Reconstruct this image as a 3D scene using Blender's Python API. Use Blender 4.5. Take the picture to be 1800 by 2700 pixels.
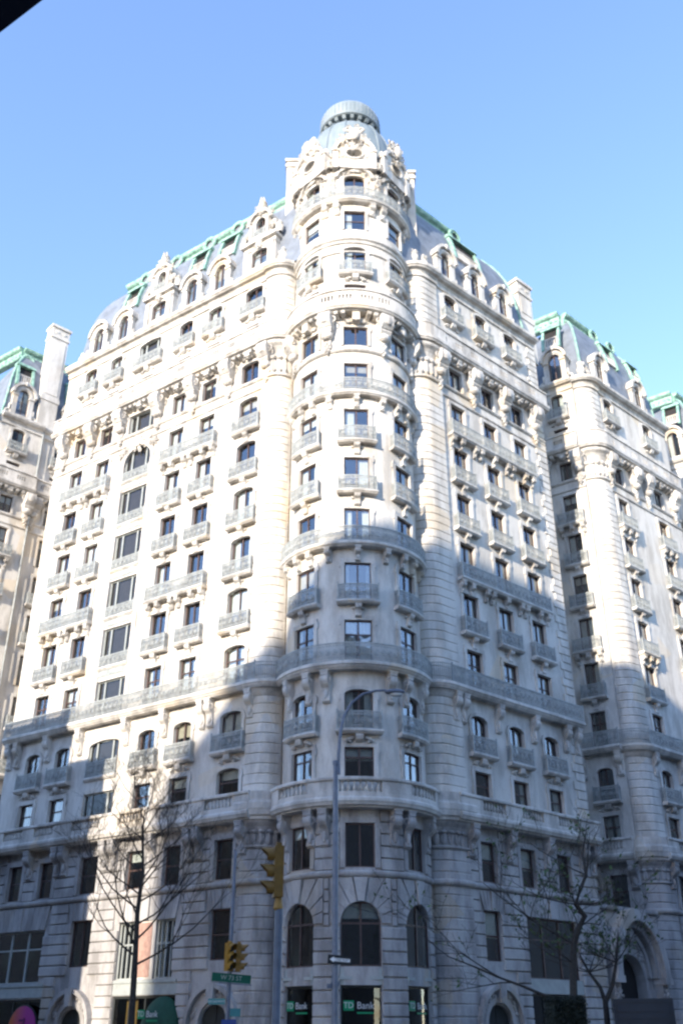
import bpy, math, random
from math import sin, cos, pi, radians, degrees, sqrt, atan2
from mathutils import Matrix, Vector
random.seed(11)
for o in list(bpy.data.objects): bpy.data.objects.remove(o)
SC = bpy.context.scene
COL = SC.collection
GZ = 1.7                      # heights below are given relative to the eye, 1.7 m above the pavement

# ------------------------------------------------------------------ camera, sky, sun, exposure
cd = bpy.data.cameras.new('camera'); cam = bpy.data.objects.new('camera', cd); COL.objects.link(cam)
cam.location = (0, 0, GZ); cam.rotation_euler = (radians(90) + 0.4959136, 0, 0)
cd.sensor_fit = 'VERTICAL'; cd.sensor_height = 24; cd.lens = 24 * 2533.24 / 2700
cd.clip_start = 0.05; cd.clip_end = 3000
SC.camera = cam
SUN_AZ, SUN_EL = radians(30), radians(18)      # azimuth measured from -Y towards -X
w = bpy.data.worlds.new('World'); SC.world = w; w.use_nodes = True
nt = w.node_tree; bg = nt.nodes['Background']
sky = nt.nodes.new('ShaderNodeTexSky'); sky.sky_type = 'NISHITA'; sky.sun_disc = False
sky.sun_elevation = SUN_EL; sky.sun_rotation = pi + SUN_AZ
sky.altitude = 0; sky.air_density = 1.0; sky.dust_density = 0.25; sky.ozone_density = 3.3
tint = nt.nodes.new('ShaderNodeMix'); tint.data_type = 'RGBA'; tint.blend_type = 'MULTIPLY'; tint.inputs['Factor'].default_value = 1.0; tint.inputs[7].default_value = (1.06, 0.972, 0.99, 1)
nt.links.new(sky.outputs[0], tint.inputs[6]); nt.links.new(tint.outputs[2], bg.inputs[0]); bg.inputs[1].default_value = 0.15
sl = bpy.data.lights.new('sun', 'SUN'); sl.energy = 2.4; sl.angle = radians(0.53); sl.color = (1.0, 0.89, 0.74)
so = bpy.data.objects.new('sun', sl); COL.objects.link(so)
tosun = Vector((-sin(SUN_AZ) * cos(SUN_EL), -cos(SUN_AZ) * cos(SUN_EL), sin(SUN_EL)))
so.rotation_euler = tosun.to_track_quat('Z', 'Y').to_euler(); so.location = (-40, -60, 90)
SC.view_settings.view_transform = 'Standard'; SC.view_settings.look = 'None'
SC.view_settings.gamma = 1.0; SC.view_settings.use_curve_mapping = False
SC.view_settings.exposure = 1.98
SC.render.engine = 'CYCLES'
SC.cycles.pixel_filter_type = 'BLACKMAN_HARRIS'; SC.cycles.filter_width = 2.5

# ------------------------------------------------------------------ materials
def mat(name, col, rough=0.8, metal=0.0, noise=0.0, scale=1.0, col2=None, bump=0.0, bscale=20.0, spec=None, streak=False):
    m = bpy.data.materials.new(name); m.use_nodes = True
    n = m.node_tree; b = n.nodes['Principled BSDF']
    b.inputs['Base Color'].default_value = (*col, 1); b.inputs['Roughness'].default_value = rough
    b.inputs['Metallic'].default_value = metal
    if spec is not None: b.inputs['Specular IOR Level'].default_value = spec
    g = n.nodes.new('ShaderNodeNewGeometry')
    if noise > 0 or col2:
        mp = n.nodes.new('ShaderNodeMapping'); n.links.new(g.outputs['Position'], mp.inputs[0])
        if streak: mp.inputs['Scale'].default_value = (1, 1, 0.18)
        t = n.nodes.new('ShaderNodeTexNoise'); t.inputs['Scale'].default_value = scale
        t.inputs['Detail'].default_value = 5; t.inputs['Roughness'].default_value = 0.6
        n.links.new(mp.outputs[0], t.inputs['Vector'])
        r = n.nodes.new('ShaderNodeValToRGB'); n.links.new(t.outputs[0], r.inputs[0])
        c2 = col2 or tuple(max(0, c * (1 - noise)) for c in col)
        r.color_ramp.elements[0].position = 0.36; r.color_ramp.elements[1].position = 0.62
        r.color_ramp.elements[0].color = (*c2, 1); r.color_ramp.elements[1].color = (*col, 1)
        n.links.new(r.outputs[0], b.inputs['Base Color'])
    if bump > 0:
        t2 = n.nodes.new('ShaderNodeTexNoise'); t2.inputs['Scale'].default_value = bscale; t2.inputs['Detail'].default_value = 4
        n.links.new(g.outputs['Position'], t2.inputs['Vector'])
        bp = n.nodes.new('ShaderNodeBump'); bp.inputs['Strength'].default_value = bump; bp.inputs['Distance'].default_value = 0.05
        n.links.new(t2.outputs[0], bp.inputs['Height']); n.links.new(bp.outputs[0], b.inputs['Normal'])
    return m

def stone_mat(name, col, stain, stainamt, warm=None):
    """limestone / terracotta: soot streaks, a few yellowed blocks, fine grain"""
    m = bpy.data.materials.new(name); m.use_nodes = True; n = m.node_tree; b = n.nodes['Principled BSDF']
    b.inputs['Roughness'].default_value = 0.85; b.inputs['Specular IOR Level'].default_value = 0.25
    g = n.nodes.new('ShaderNodeNewGeometry')
    mp = n.nodes.new('ShaderNodeMapping'); mp.inputs['Scale'].default_value = (1, 1, 0.3); n.links.new(g.outputs['Position'], mp.inputs[0])
    t = n.nodes.new('ShaderNodeTexNoise'); t.inputs['Scale'].default_value = 0.9; t.inputs['Detail'].default_value = 7; t.inputs['Roughness'].default_value = 0.65
    n.links.new(mp.outputs[0], t.inputs['Vector'])
    r = n.nodes.new('ShaderNodeValToRGB'); n.links.new(t.outputs[0], r.inputs[0])
    r.color_ramp.elements[0].position = 0.39; r.color_ramp.elements[1].position = 0.57
    r.color_ramp.elements[0].color = (*[c * (1 - stainamt) + s * stainamt for c, s in zip(col, stain)], 1); r.color_ramp.elements[1].color = (*col, 1)
    # yellowed repair patches
    v = n.nodes.new('ShaderNodeTexVoronoi'); v.inputs['Scale'].default_value = 0.55; n.links.new(g.outputs['Position'], v.inputs['Vector'])
    sep = n.nodes.new('ShaderNodeSeparateColor'); n.links.new(v.outputs['Color'], sep.inputs[0])
    th = n.nodes.new('ShaderNodeMapRange'); th.inputs['From Min'].default_value = 0.86; th.inputs['From Max'].default_value = 0.98
    th.inputs['To Max'].default_value = 0.55; n.links.new(sep.outputs[0], th.inputs['Value'])
    mx = n.nodes.new('ShaderNodeMix'); mx.data_type = 'RGBA'; n.links.new(th.outputs[0], mx.inputs['Factor'])
    n.links.new(r.outputs[0], mx.inputs[6]); mx.inputs[7].default_value = (*(warm or (col[0] * 1.0, col[1] * 0.86, col[2] * 0.66)), 1)
    # fine grain
    t3 = n.nodes.new('ShaderNodeTexNoise'); t3.inputs['Scale'].default_value = 9; t3.inputs['Detail'].default_value = 4; n.links.new(g.outputs['Position'], t3.inputs['Vector'])
    mr = n.nodes.new('ShaderNodeMapRange'); mr.inputs['To Min'].default_value = 0.86; mr.inputs['To Max'].default_value = 1.08; n.links.new(t3.outputs[0], mr.inputs['Value'])
    m2 = n.nodes.new('ShaderNodeMix'); m2.data_type = 'RGBA'; m2.blend_type = 'MULTIPLY'; m2.inputs['Factor'].default_value = 1
    n.links.new(mx.outputs[2], m2.inputs[6]); n.links.new(mr.outputs[0], m2.inputs[7])
    n.links.new(m2.outputs[2], b.inputs['Base Color'])
    bp = n.nodes.new('ShaderNodeBump'); bp.inputs['Strength'].default_value = 0.35; bp.inputs['Distance'].default_value = 0.04
    n.links.new(t3.outputs[0], bp.inputs['Height']); n.links.new(bp.outputs[0], b.inputs['Normal'])
    return m

def glass_mat(name, tint, refl):
    m = bpy.data.materials.new(name); m.use_nodes = True; n = m.node_tree
    out = n.nodes['Material Output']; n.nodes.remove(n.nodes['Principled BSDF'])
    tr = n.nodes.new('ShaderNodeBsdfTransparent'); tr.inputs[0].default_value = (*tint, 1)
    gl = n.nodes.new('ShaderNodeBsdfGlossy'); gl.inputs['Roughness'].default_value = 0.03; gl.inputs[0].default_value = (0.93, 0.96, 1, 1)
    fr = n.nodes.new('ShaderNodeFresnel'); fr.inputs[0].default_value = 1.5
    ad = n.nodes.new('ShaderNodeMath'); ad.operation = 'ADD'; ad.use_clamp = True; ad.inputs[1].default_value = refl; n.links.new(fr.outputs[0], ad.inputs[0])
    # old panes are never quite flat
    g = n.nodes.new('ShaderNodeNewGeometry'); t = n.nodes.new('ShaderNodeTexNoise'); t.inputs['Scale'].default_value = 0.8
    n.links.new(g.outputs['Position'], t.inputs['Vector'])
    bp = n.nodes.new('ShaderNodeBump'); bp.inputs['Strength'].default_value = 0.12; bp.inputs['Distance'].default_value = 0.1
    n.links.new(t.outputs[0], bp.inputs['Height']); n.links.new(bp.outputs[0], gl.inputs['Normal'])
    mx = n.nodes.new('ShaderNodeMixShader'); n.links.new(ad.outputs[0], mx.inputs[0]); n.links.new(tr.outputs[0], mx.inputs[1]); n.links.new(gl.outputs[0], mx.inputs[2])
    n.links.new(mx.outputs[0], out.inputs[0])
    return m

STONE = stone_mat('limestone', (0.63, 0.60, 0.55), (0.33, 0.30, 0.26), 0.6)
TRIM = stone_mat('terracotta_trim', (0.62, 0.59, 0.545), (0.27, 0.25, 0.225), 0.7)
BASE = stone_mat('dirty_shaded_base_stone', (0.42, 0.405, 0.395), (0.20, 0.19, 0.185), 0.8)  # dirtier limestone, with the lower storeys' shade also darkened into its colour
JOINT = mat('mortar_joint', (0.30, 0.27, 0.25), 0.95, noise=0.3, scale=2)
IRON = mat('painted_iron', (0.38, 0.40, 0.39), 0.55, noise=0.3, scale=3)
BROWN = mat('brown_window_paint', (0.085, 0.05, 0.042), 0.5, noise=0.25, scale=3)
PALE = mat('pale_green_paint', (0.36, 0.385, 0.37), 0.55, noise=0.2, scale=2)
GLASS = glass_mat('window_glass', (0.80, 0.86, 0.86), 0.15)
BAYGLASS = glass_mat('bay_glass', (0.7, 0.72, 0.72), 0.0)
SHOPGLASS = glass_mat('shop_glass', (0.45, 0.5, 0.5), 0.05)
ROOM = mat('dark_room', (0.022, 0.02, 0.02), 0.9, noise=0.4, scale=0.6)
CURT = mat('white_curtain', (0.72, 0.70, 0.66), 0.9, noise=0.15, scale=6)
SCREEN = mat('grey_window_screen', (0.065, 0.058, 0.057), 0.9, noise=0.2, scale=3)
BLIND = mat('tan_blind', (0.52, 0.45, 0.36), 0.9, noise=0.15, scale=4)
SLATE = mat('slate', (0.185, 0.21, 0.25), 0.55, noise=0.32, scale=1.2, bump=0.4, bscale=7)
COPPER = mat('green_copper', (0.30, 0.48, 0.40), 0.65, col2=(0.13, 0.26, 0.205), scale=2.2, bump=0.2)
DOMEC = mat('pale_dome_copper', (0.215, 0.255, 0.28), 0.5, col2=(0.135, 0.175, 0.195), scale=0.9, streak=True)
STEEL = mat('galvanised_pole', (0.13, 0.155, 0.21), 0.5, metal=0.3, noise=0.25, scale=4)
YEL = mat('signal_yellow', (0.34, 0.175, 0.015), 0.45, noise=0.25, scale=6)
YEL_SHADE = mat('signal_yellow_shaded', (0.20, 0.105, 0.012), 0.55, noise=0.3, scale=6)  # signal yellow with the shade on the heads darkened into the colour
LENS = mat('dark_signal_lens', (0.03, 0.03, 0.03), 0.25)
BLACK = mat('black_paint', (0.012, 0.012, 0.014), 0.5, noise=0.2, scale=5)
WHITE = mat('white_paint', (0.78, 0.78, 0.78), 0.5)
SGREEN = mat('street_sign_green', (0.004, 0.09, 0.055), 0.4, noise=0.15, scale=5)
TEAL = mat('sign_teal', (0.03, 0.20, 0.21), 0.45, noise=0.15, scale=5)
SBLUE = mat('sign_blue', (0.03, 0.06, 0.22), 0.45)
BGREEN = mat('bank_green', (0.0, 0.22, 0.09), 0.45, noise=0.1, scale=4)
DKGREEN = mat('awning_dark_green', (0.008, 0.06, 0.035), 0.8, noise=0.25, scale=5)
DARKSHOP = mat('dark_shopfront', (0.03, 0.035, 0.035), 0.45, noise=0.3, scale=3)
GOLD = mat('warm_interior_panel', (0.45, 0.26, 0.08), 0.7, noise=0.3, scale=3)
BRICKP = mat('salmon_panel', (0.40, 0.25, 0.20), 0.85, noise=0.35, scale=4)
BARK = mat('bark', (0.045, 0.038, 0.033), 0.95, noise=0.4, scale=12, bump=0.8, bscale=25)
LEAF = mat('young_leaf', (0.07, 0.13, 0.03), 0.7, noise=0.4, scale=4)
HEDGE = mat('dark_hedge_leaf', (0.012, 0.019, 0.011), 0.8, noise=0.5, scale=5)
ASPH = mat('asphalt', (0.05, 0.05, 0.052), 0.9, noise=0.3, scale=3, bump=0.5, bscale=60)
CONC = mat('pavement_concrete', (0.18, 0.175, 0.17), 0.9, noise=0.25, scale=1.5, bump=0.3)
KERB = mat('granite_kerb', (0.26, 0.26, 0.26), 0.85, noise=0.3, scale=4)
PAINT = mat('road_paint', (0.72, 0.72, 0.70), 0.8, noise=0.25, scale=5)
BRICKO = mat('opposite_brick', (0.11, 0.10, 0.10), 0.9, noise=0.3, scale=0.8)
LIMO = mat('opposite_limestone', (0.17, 0.17, 0.175), 0.9, noise=0.25, scale=0.7)
TRUCK = mat('truck_grey_paint', (0.026, 0.031, 0.042), 0.45, noise=0.2, scale=1.5)
RUBBER = mat('tyre_rubber', (0.02, 0.02, 0.02), 0.9, noise=0.3, scale=8)
SHED = mat('dark_shed_paint', (0.01, 0.012, 0.025), 0.8, noise=0.3, scale=4)
def gradient_mat():
    m = bpy.data.materials.new('orange_to_magenta'); m.use_nodes = True; n = m.node_tree; b = n.nodes['Principled BSDF']
    tc = n.nodes.new('ShaderNodeTexCoord'); sp = n.nodes.new('ShaderNodeSeparateXYZ'); n.links.new(tc.outputs['Object'], sp.inputs[0])
    mr = n.nodes.new('ShaderNodeMapRange'); mr.inputs['From Min'].default_value = -1.1; mr.inputs['From Max'].default_value = 0.3; n.links.new(sp.outputs[0], mr.inputs['Value'])
    r = n.nodes.new('ShaderNodeValToRGB'); n.links.new(mr.outputs[0], r.inputs[0])
    r.color_ramp.elements[0].color = (0.50, 0.10, 0.02, 1); r.color_ramp.elements[1].color = (0.36, 0.02, 0.22, 1)
    n.links.new(r.outputs[0], b.inputs['Base Color']); b.inputs['Roughness'].default_value = 0.5
    return m
GRAD = gradient_mat()

# ------------------------------------------------------------------ mesh kit (local axes: x right, y into the wall, z up)
class MB:
    def __init__(self): self.v = []; self.f = []; self.m = []
    def add(self, vs, fs, mi=0):
        b = len(self.v); self.v += [tuple(p) for p in vs]
        for f in fs: self.f.append(tuple(b + i for i in f)); self.m.append(mi)
        return self
    def box(self, x0, x1, y0, y1, z0, z1, mi=0):
        vs = [(x, y, z) for z in (z0, z1) for y in (y0, y1) for x in (x0, x1)]
        return self.add(vs, [(0, 1, 3, 2), (4, 6, 7, 5), (0, 4, 5, 1), (2, 3, 7, 6), (0, 2, 6, 4), (1, 5, 7, 3)], mi)
    def chbox(self, x0, x1, yf, yb, z0, z1, c=0.03, mi=0, seg=1):
        """block whose front edges are chamfered, as a rusticated stone"""
        xs = [x0 + (x1 - x0) * i / seg for i in range(seg + 1)]
        xi = list(xs); xi[0] += c; xi[-1] -= c
        prof = [(yb, z0, 0), (yf + c, z0, 0), (yf, z0 + c, 1), (yf, z1 - c, 1), (yf + c, z1, 0), (yb, z1, 0)]
        vs = []
        for i in range(seg + 1):
            for (y, z, inn) in prof: vs.append(((xi if inn else xs)[i], y, z))
        n = len(prof); fs = []
        for i in range(seg):
            for j in range(n - 1): fs.append((i * n + j, (i + 1) * n + j, (i + 1) * n + j + 1, i * n + j + 1))
        fs.append(tuple(range(n - 1, -1, -1))); fs.append(tuple(seg * n + j for j in range(n)))
        return self.add(vs, fs, mi)
    def prism(self, pts, y0, y1, mi=0):
        """polygon in x-z pushed through y0..y1"""
        n = len(pts); vs = [(x, y0, z) for x, z in pts] + [(x, y1, z) for x, z in pts]
        fs = [tuple(range(n)), tuple(range(2 * n - 1, n - 1, -1))] + [(i, i + n, (i + 1) % n + n, (i + 1) % n) for i in range(n)]
        return self.add(vs, fs, mi)
    def plan(self, pts, z0, z1, mi=0):
        """polygon in x-y raised from z0 to z1"""
        n = len(pts); vs = [(x, y, z0) for x, y in pts] + [(x, y, z1) for x, y in pts]
        fs = [tuple(range(n - 1, -1, -1)), tuple(range(n, 2 * n))] + [(i, (i + 1) % n, (i + 1) % n + n, i + n) for i in range(n)]
        return self.add(vs, fs, mi)
    def profx(self, prof, x0, x1, seg=1, mi=0):
        """closed profile in y-z swept along x"""
        n = len(prof); vs = []; fs = []
        for i in range(seg + 1):
            x = x0 + (x1 - x0) * i / seg
            vs += [(x, y, z) for y, z in prof]
        for i in range(seg):
            for j in range(n): fs.append((i * n + j, i * n + (j + 1) % n, (i + 1) * n + (j + 1) % n, (i + 1) * n + j))
        fs.append(tuple(range(n - 1, -1, -1))); fs.append(tuple(seg * n + j for j in range(n)))
        return self.add(vs, fs, mi)
    def lathe(self, prof, cx=0, cy=0, n=16, mi=0, a0=0.0, a1=2 * pi):
        full = abs(a1 - a0 - 2 * pi) < 1e-6; k = n if full else n + 1; m = len(prof); vs = []; fs = []
        for i in range(k):
            a = a0 + (a1 - a0) * i / n
            vs += [(cx + r * sin(a), cy - r * cos(a), z) for r, z in prof]
        for i in range(n):
            i2 = (i + 1) % k
            for j in range(m - 1): fs.append((i * m + j, i2 * m + j, i2 * m + j + 1, i * m + j + 1))
        return self.add(vs, fs, mi)
    def tube(self, pts, rad, n=6, mi=0, cap=True):
        pts = [Vector(p) for p in pts]; k = len(pts)
        if not isinstance(rad, (list, tuple)): rad = [rad] * k
        vs = []; fs = []; up = Vector((0, 0, 1))
        for i, p in enumerate(pts):
            d = (pts[min(i + 1, k - 1)] - pts[max(i - 1, 0)])
            d = d.normalized() if d.length > 1e-9 else Vector((0, 0, 1))
            a = d.cross(up)
            if a.length < 1e-3: a = d.cross(Vector((0, 1, 0)))
            a.normalize(); b = d.cross(a)
            for j in range(n):
                t = 2 * pi * j / n; vs.append(p + a * (rad[i] * cos(t)) + b * (rad[i] * sin(t)))
        for i in range(k - 1):
            for j in range(n): fs.append((i * n + j, i * n + (j + 1) % n, (i + 1) * n + (j + 1) % n, (i + 1) * n + j))
        if cap: fs.append(tuple(range(n))); fs.append(tuple((k - 1) * n + j for j in range(n - 1, -1, -1)))
        return self.add(vs, fs, mi)
    def ell(self, c, r, nu=8, nv=5, mi=0):
        if not isinstance(r, (list, tuple)): r = (r, r, r)
        vs = [(c[0], c[1], c[2] - r[2])]; fs = []
        for i in range(1, nv):
            t = -pi / 2 + pi * i / nv
            for j in range(nu): vs.append((c[0] + r[0] * cos(t) * cos(2 * pi * j / nu), c[1] + r[1] * cos(t) * sin(2 * pi * j / nu), c[2] + r[2] * sin(t)))
        vs.append((c[0], c[1], c[2] + r[2])); last = len(vs) - 1
        for j in range(nu): fs.append((0, 1 + (j + 1) % nu, 1 + j)); fs.append((last, last - nu + j, last - nu + (j + 1) % nu))
        for i in range(nv - 2):
            for j in range(nu): a = 1 + i * nu; fs.append((a + j, a + (j + 1) % nu, a + nu + (j + 1) % nu, a + nu + j))
        return self.add(vs, fs, mi)
    def ring(self, c, R, r, n=16, k=6, sx=1.0, mi=0, a0=0.0, a1=2 * pi):
        """torus standing in the x-z plane"""
        pts = []
        full = abs(a1 - a0 - 2 * pi) < 1e-6
        for i in range(n + 1):
            t = a0 + (a1 - a0) * i / n; pts.append((c[0] + R * sx * cos(t), c[1], c[2] + R * sin(t)))
        return self.tube(pts, r, k, mi, cap=not full)
    def ellr(self, c, r, ang, nu=7, nv=5, mi=0):
        """ellipsoid turned by ang in the x-z plane"""
        k = len(self.v); self.ell((0, 0, 0), r, nu, nv, mi); ca, sa = cos(ang), sin(ang)
        for i in range(k, len(self.v)):
            x, y, z = self.v[i]; self.v[i] = (c[0] + x * ca - z * sa, c[1] + y, c[2] + x * sa + z * ca)
        return self
    def carve(self, x, y, z, size, n=6, spread=2 * pi, a0=0.0, depth=0.13):
        """carved foliage: leaves fanning from a boss, with curled tips"""
        self.ell((x, y, z), (size * 0.26, depth * 1.2, size * 0.26), 7, 5)
        for i in range(n):
            a = a0 + spread * (i + 0.5) / n + random.uniform(-.15, .15); L = size * random.uniform(0.75, 1.1)
            dx, dz = cos(a), sin(a)
            self.ellr((x + dx * L * 0.5, y + 0.02, z + dz * L * 0.5), (L * 0.5, depth * 0.75, L * 0.17), a, 6, 4)
            self.ring((x + dx * L * 0.95 - dz * L * 0.12, y - 0.02, z + dz * L * 0.95 + dx * L * 0.12), L * 0.16, L * 0.06, 8, 4)
        return self
    def bend(self, R):
        self.v = [((R - y) * sin(x / R), R - (R - y) * cos(x / R), z) for x, y, z in self.v]; return self
    def mesh(self, name, mats, smooth=False):
        me = bpy.data.meshes.new(name); me.from_pydata(self.v, [], self.f)
        for mt in (mats if isinstance(mats, (list, tuple)) else [mats]): me.materials.append(mt)
        if any(self.m): me.polygons.foreach_set('material_index', self.m)
        if smooth: me.polygons.foreach_set('use_smooth', [True] * len(self.f))
        me.update(); return me

def inst(name, me, parent=None, M=None):
    o = bpy.data.objects.new(name, me); COL.objects.link(o)
    if parent is not None: o.parent = parent
    if M is not None: o.matrix_basis = M
    return o
def tag(o, label, cat, group=None, kind=None):
    if label: o['label'] = label
    if cat: o['category'] = cat
    if group: o['group'] = group
    if kind: o['kind'] = kind
    return o
def empty(name, loc, rz=0.0):
    o = bpy.data.objects.new(name, None); COL.objects.link(o); o.location = loc; o.rotation_euler = (0, 0, rz); o.empty_display_size = 0.3; return o
CACHE = {}
def cached(key, fn):
    if key not in CACHE: CACHE[key] = fn()
    return CACHE[key]

# ------------------------------------------------------------------ facade frames
AL, AR = 2.529723753, 0.7292201868            # directions of the two streets' facades, found from the photograph
TL = Vector((cos(AL), sin(AL))); TR = Vector((cos(AR), sin(AR)))
AX = Vector((0.745, 57.67)); RT = 4.27        # tower axis and radius
class Fr:
    """s runs to the right along the facade seen from outside, z up from eye level, d outwards"""
    def __init__(self, o, ang, R=None): self.o = Vector(o); self.ang = ang; self.R = R; self.X = Vector((cos(ang), sin(ang))); self.N = Vector((sin(ang), -cos(ang)))
    def pos(self, s, d=0.0):
        if self.R:
            a = self.ang + s / self.R; return self.o + (self.R + d) * Vector((sin(a), -cos(a)))
        return self.o + s * self.X + d * self.N
    def M(self, s, z, d=0.0, rel=True):
        p = self.pos(s, d); a = self.ang + (s / self.R if self.R else 0)
        L = Matrix.Translation((p.x, p.y, z + GZ)) @ Matrix.Rotation(a, 4, 'Z')
        return HIN @ L if rel else L
    def seg(self, w): return max(1, int(math.ceil(w / 0.4))) if self.R else 1
    def fin(self, mb): return mb.bend(self.R) if self.R else mb
    @property
    def key(self): return self.R
HOTEL = empty('apartment_building', (AX.x, AX.y, 0))
tag(HOTEL, 'ornate cream stone apartment building with round corner tower, iron balconies and green-trimmed mansard roofs', 'building')
HIN = Matrix.Translation((-AX.x, -AX.y, 0))
NL = Vector((-TL.y, TL.x)); NL = NL if NL.y < 0 else -NL
NR = Vector((-TR.y, TR.x)); NR = NR if NR.y < 0 else -NR
FL = Fr(Vector((0, 52.746)) - 0.4 * NL, atan2(-TL.y, -TL.x))
FR_ = Fr(Vector((0, 50.8797)) - 0.4 * NR, AR)
TW = Fr(AX, radians(3.36), RT)
P2C = FR_.pos(29.6)                            # front corner of the next pavilion along the right-hand street
P2S = Fr(P2C, FL.ang)                          # its side wall, s negative going back
FPC = Vector((-32.97, 76.55))
FP = Fr(FPC, AR)                               # side wall of the pavilion beyond the left court
P3C = FR_.pos(49.8)
P3S = Fr(P3C, FL.ang)
FLC = Fr(FPC, FL.ang)                          # front of the far pavilion, s negative going away

# ------------------------------------------------------------------ walls with openings
def wall_mesh(F, s0, s1, z0, z1, holes, mats, reveal=0.3, room=True, thick=None, x_origin=0.0):
    """holes: (x0,x1,z0,z1,rise). Front face at y=0; each opening has reveals and a dark room behind."""
    mb = MB(); xs = {s0, s1}; zs = {z0, z1}
    for h in holes: xs |= {h[0], h[1]}; zs |= {h[2], h[3]}
    xs = sorted(x for x in xs if s0 - 1e-6 <= x <= s1 + 1e-6); zs = sorted(z for z in zs if z0 - 1e-6 <= z <= z1 + 1e-6)
    low = len(mats) > 2
    if low: zs = sorted(set(zs) | {10.6})
    if F.R:
        fine = []
        for a, b in zip(xs, xs[1:]):
            k = max(1, int(math.ceil((b - a) / 0.4))); fine += [a + (b - a) * i / k for i in range(k)]
        xs = fine + [xs[-1]]
    vid = {}
    def V(x, y, z):
        k = (round(x, 4), round(y, 4), round(z, 4))
        if k not in vid: vid[k] = len(mb.v); mb.v.append((x, y, z))
        return vid[k]
    def Q(ps, mi=0):
        if low and mi == 0 and max(p[2] for p in ps) <= 10.601: mi = 2
        mb.f.append(tuple(V(*p) for p in ps)); mb.m.append(mi)
    for i in range(len(xs) - 1):
        xm = (xs[i] + xs[i + 1]) / 2
        hh = [h for h in holes if h[0] < xm < h[1]]
        for j in range(len(zs) - 1):
            zm = (zs[j] + zs[j + 1]) / 2
            if any(h[2] < zm < h[3] for h in hh): continue
            Q([(xs[i], 0, zs[j]), (xs[i + 1], 0, zs[j]), (xs[i + 1], 0, zs[j + 1]), (xs[i], 0, zs[j + 1])])
            if thick: Q([(xs[i], thick, zs[j]), (xs[i], thick, zs[j + 1]), (xs[i + 1], thick, zs[j + 1]), (xs[i + 1], thick, zs[j])])
    if thick:
        for i in range(len(xs) - 1):
            for z in (z0, z1): Q([(xs[i], 0, z), (xs[i], thick, z), (xs[i + 1], thick, z), (xs[i + 1], 0, z)])
        for x in (s0, s1): Q([(x, 0, z0), (x, 0, z1), (x, thick, z1), (x, thick, z0)])
    for (a, b, c, d, rise) in holes:
        r = thick or reveal
        zt = d - rise
        Q([(a, 0, c), (a, r, c), (a, r, zt), (a, 0, zt)]); Q([(b, 0, c), (b, 0, zt), (b, r, zt), (b, r, c)])
        k = max(1, int(math.ceil((b - a) / 0.4))) if F.R else 1
        for i in range(k):
            xa = a + (b - a) * i / k; xb = a + (b - a) * (i + 1) / k
            Q([(xa, 0, c), (xb, 0, c), (xb, r, c), (xa, r, c)])
            if rise == 0: Q([(xa, 0, d), (xa, r, d), (xb, r, d), (xb, 0, d)])
        if rise > 0:
            n = 12; arc = [((a + b) / 2 - (b - a) / 2 * cos(pi * t / n), zt + rise * sin(pi * t / n)) for t in range(n + 1)]
            for (xa, za), (xb, zb) in zip(arc, arc[1:]):
                Q([(xa, 0, za), (xb, 0, zb), (xb, 0, d), (xa, 0, d)])
                Q([(xa, 0, za), (xa, r, za), (xb, r, zb), (xb, 0, zb)])
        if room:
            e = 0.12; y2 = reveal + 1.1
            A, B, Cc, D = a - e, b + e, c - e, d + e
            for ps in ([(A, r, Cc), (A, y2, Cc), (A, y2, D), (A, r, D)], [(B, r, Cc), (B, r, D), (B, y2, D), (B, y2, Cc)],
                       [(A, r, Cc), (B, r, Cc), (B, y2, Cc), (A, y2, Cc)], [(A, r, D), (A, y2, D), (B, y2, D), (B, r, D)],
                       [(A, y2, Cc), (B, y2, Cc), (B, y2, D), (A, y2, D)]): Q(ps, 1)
    for i, v in enumerate(mb.v): mb.v[i] = (v[0] - x_origin, v[1], v[2])
    F.fin(mb)
    return mb.mesh('wall', mats)

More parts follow.
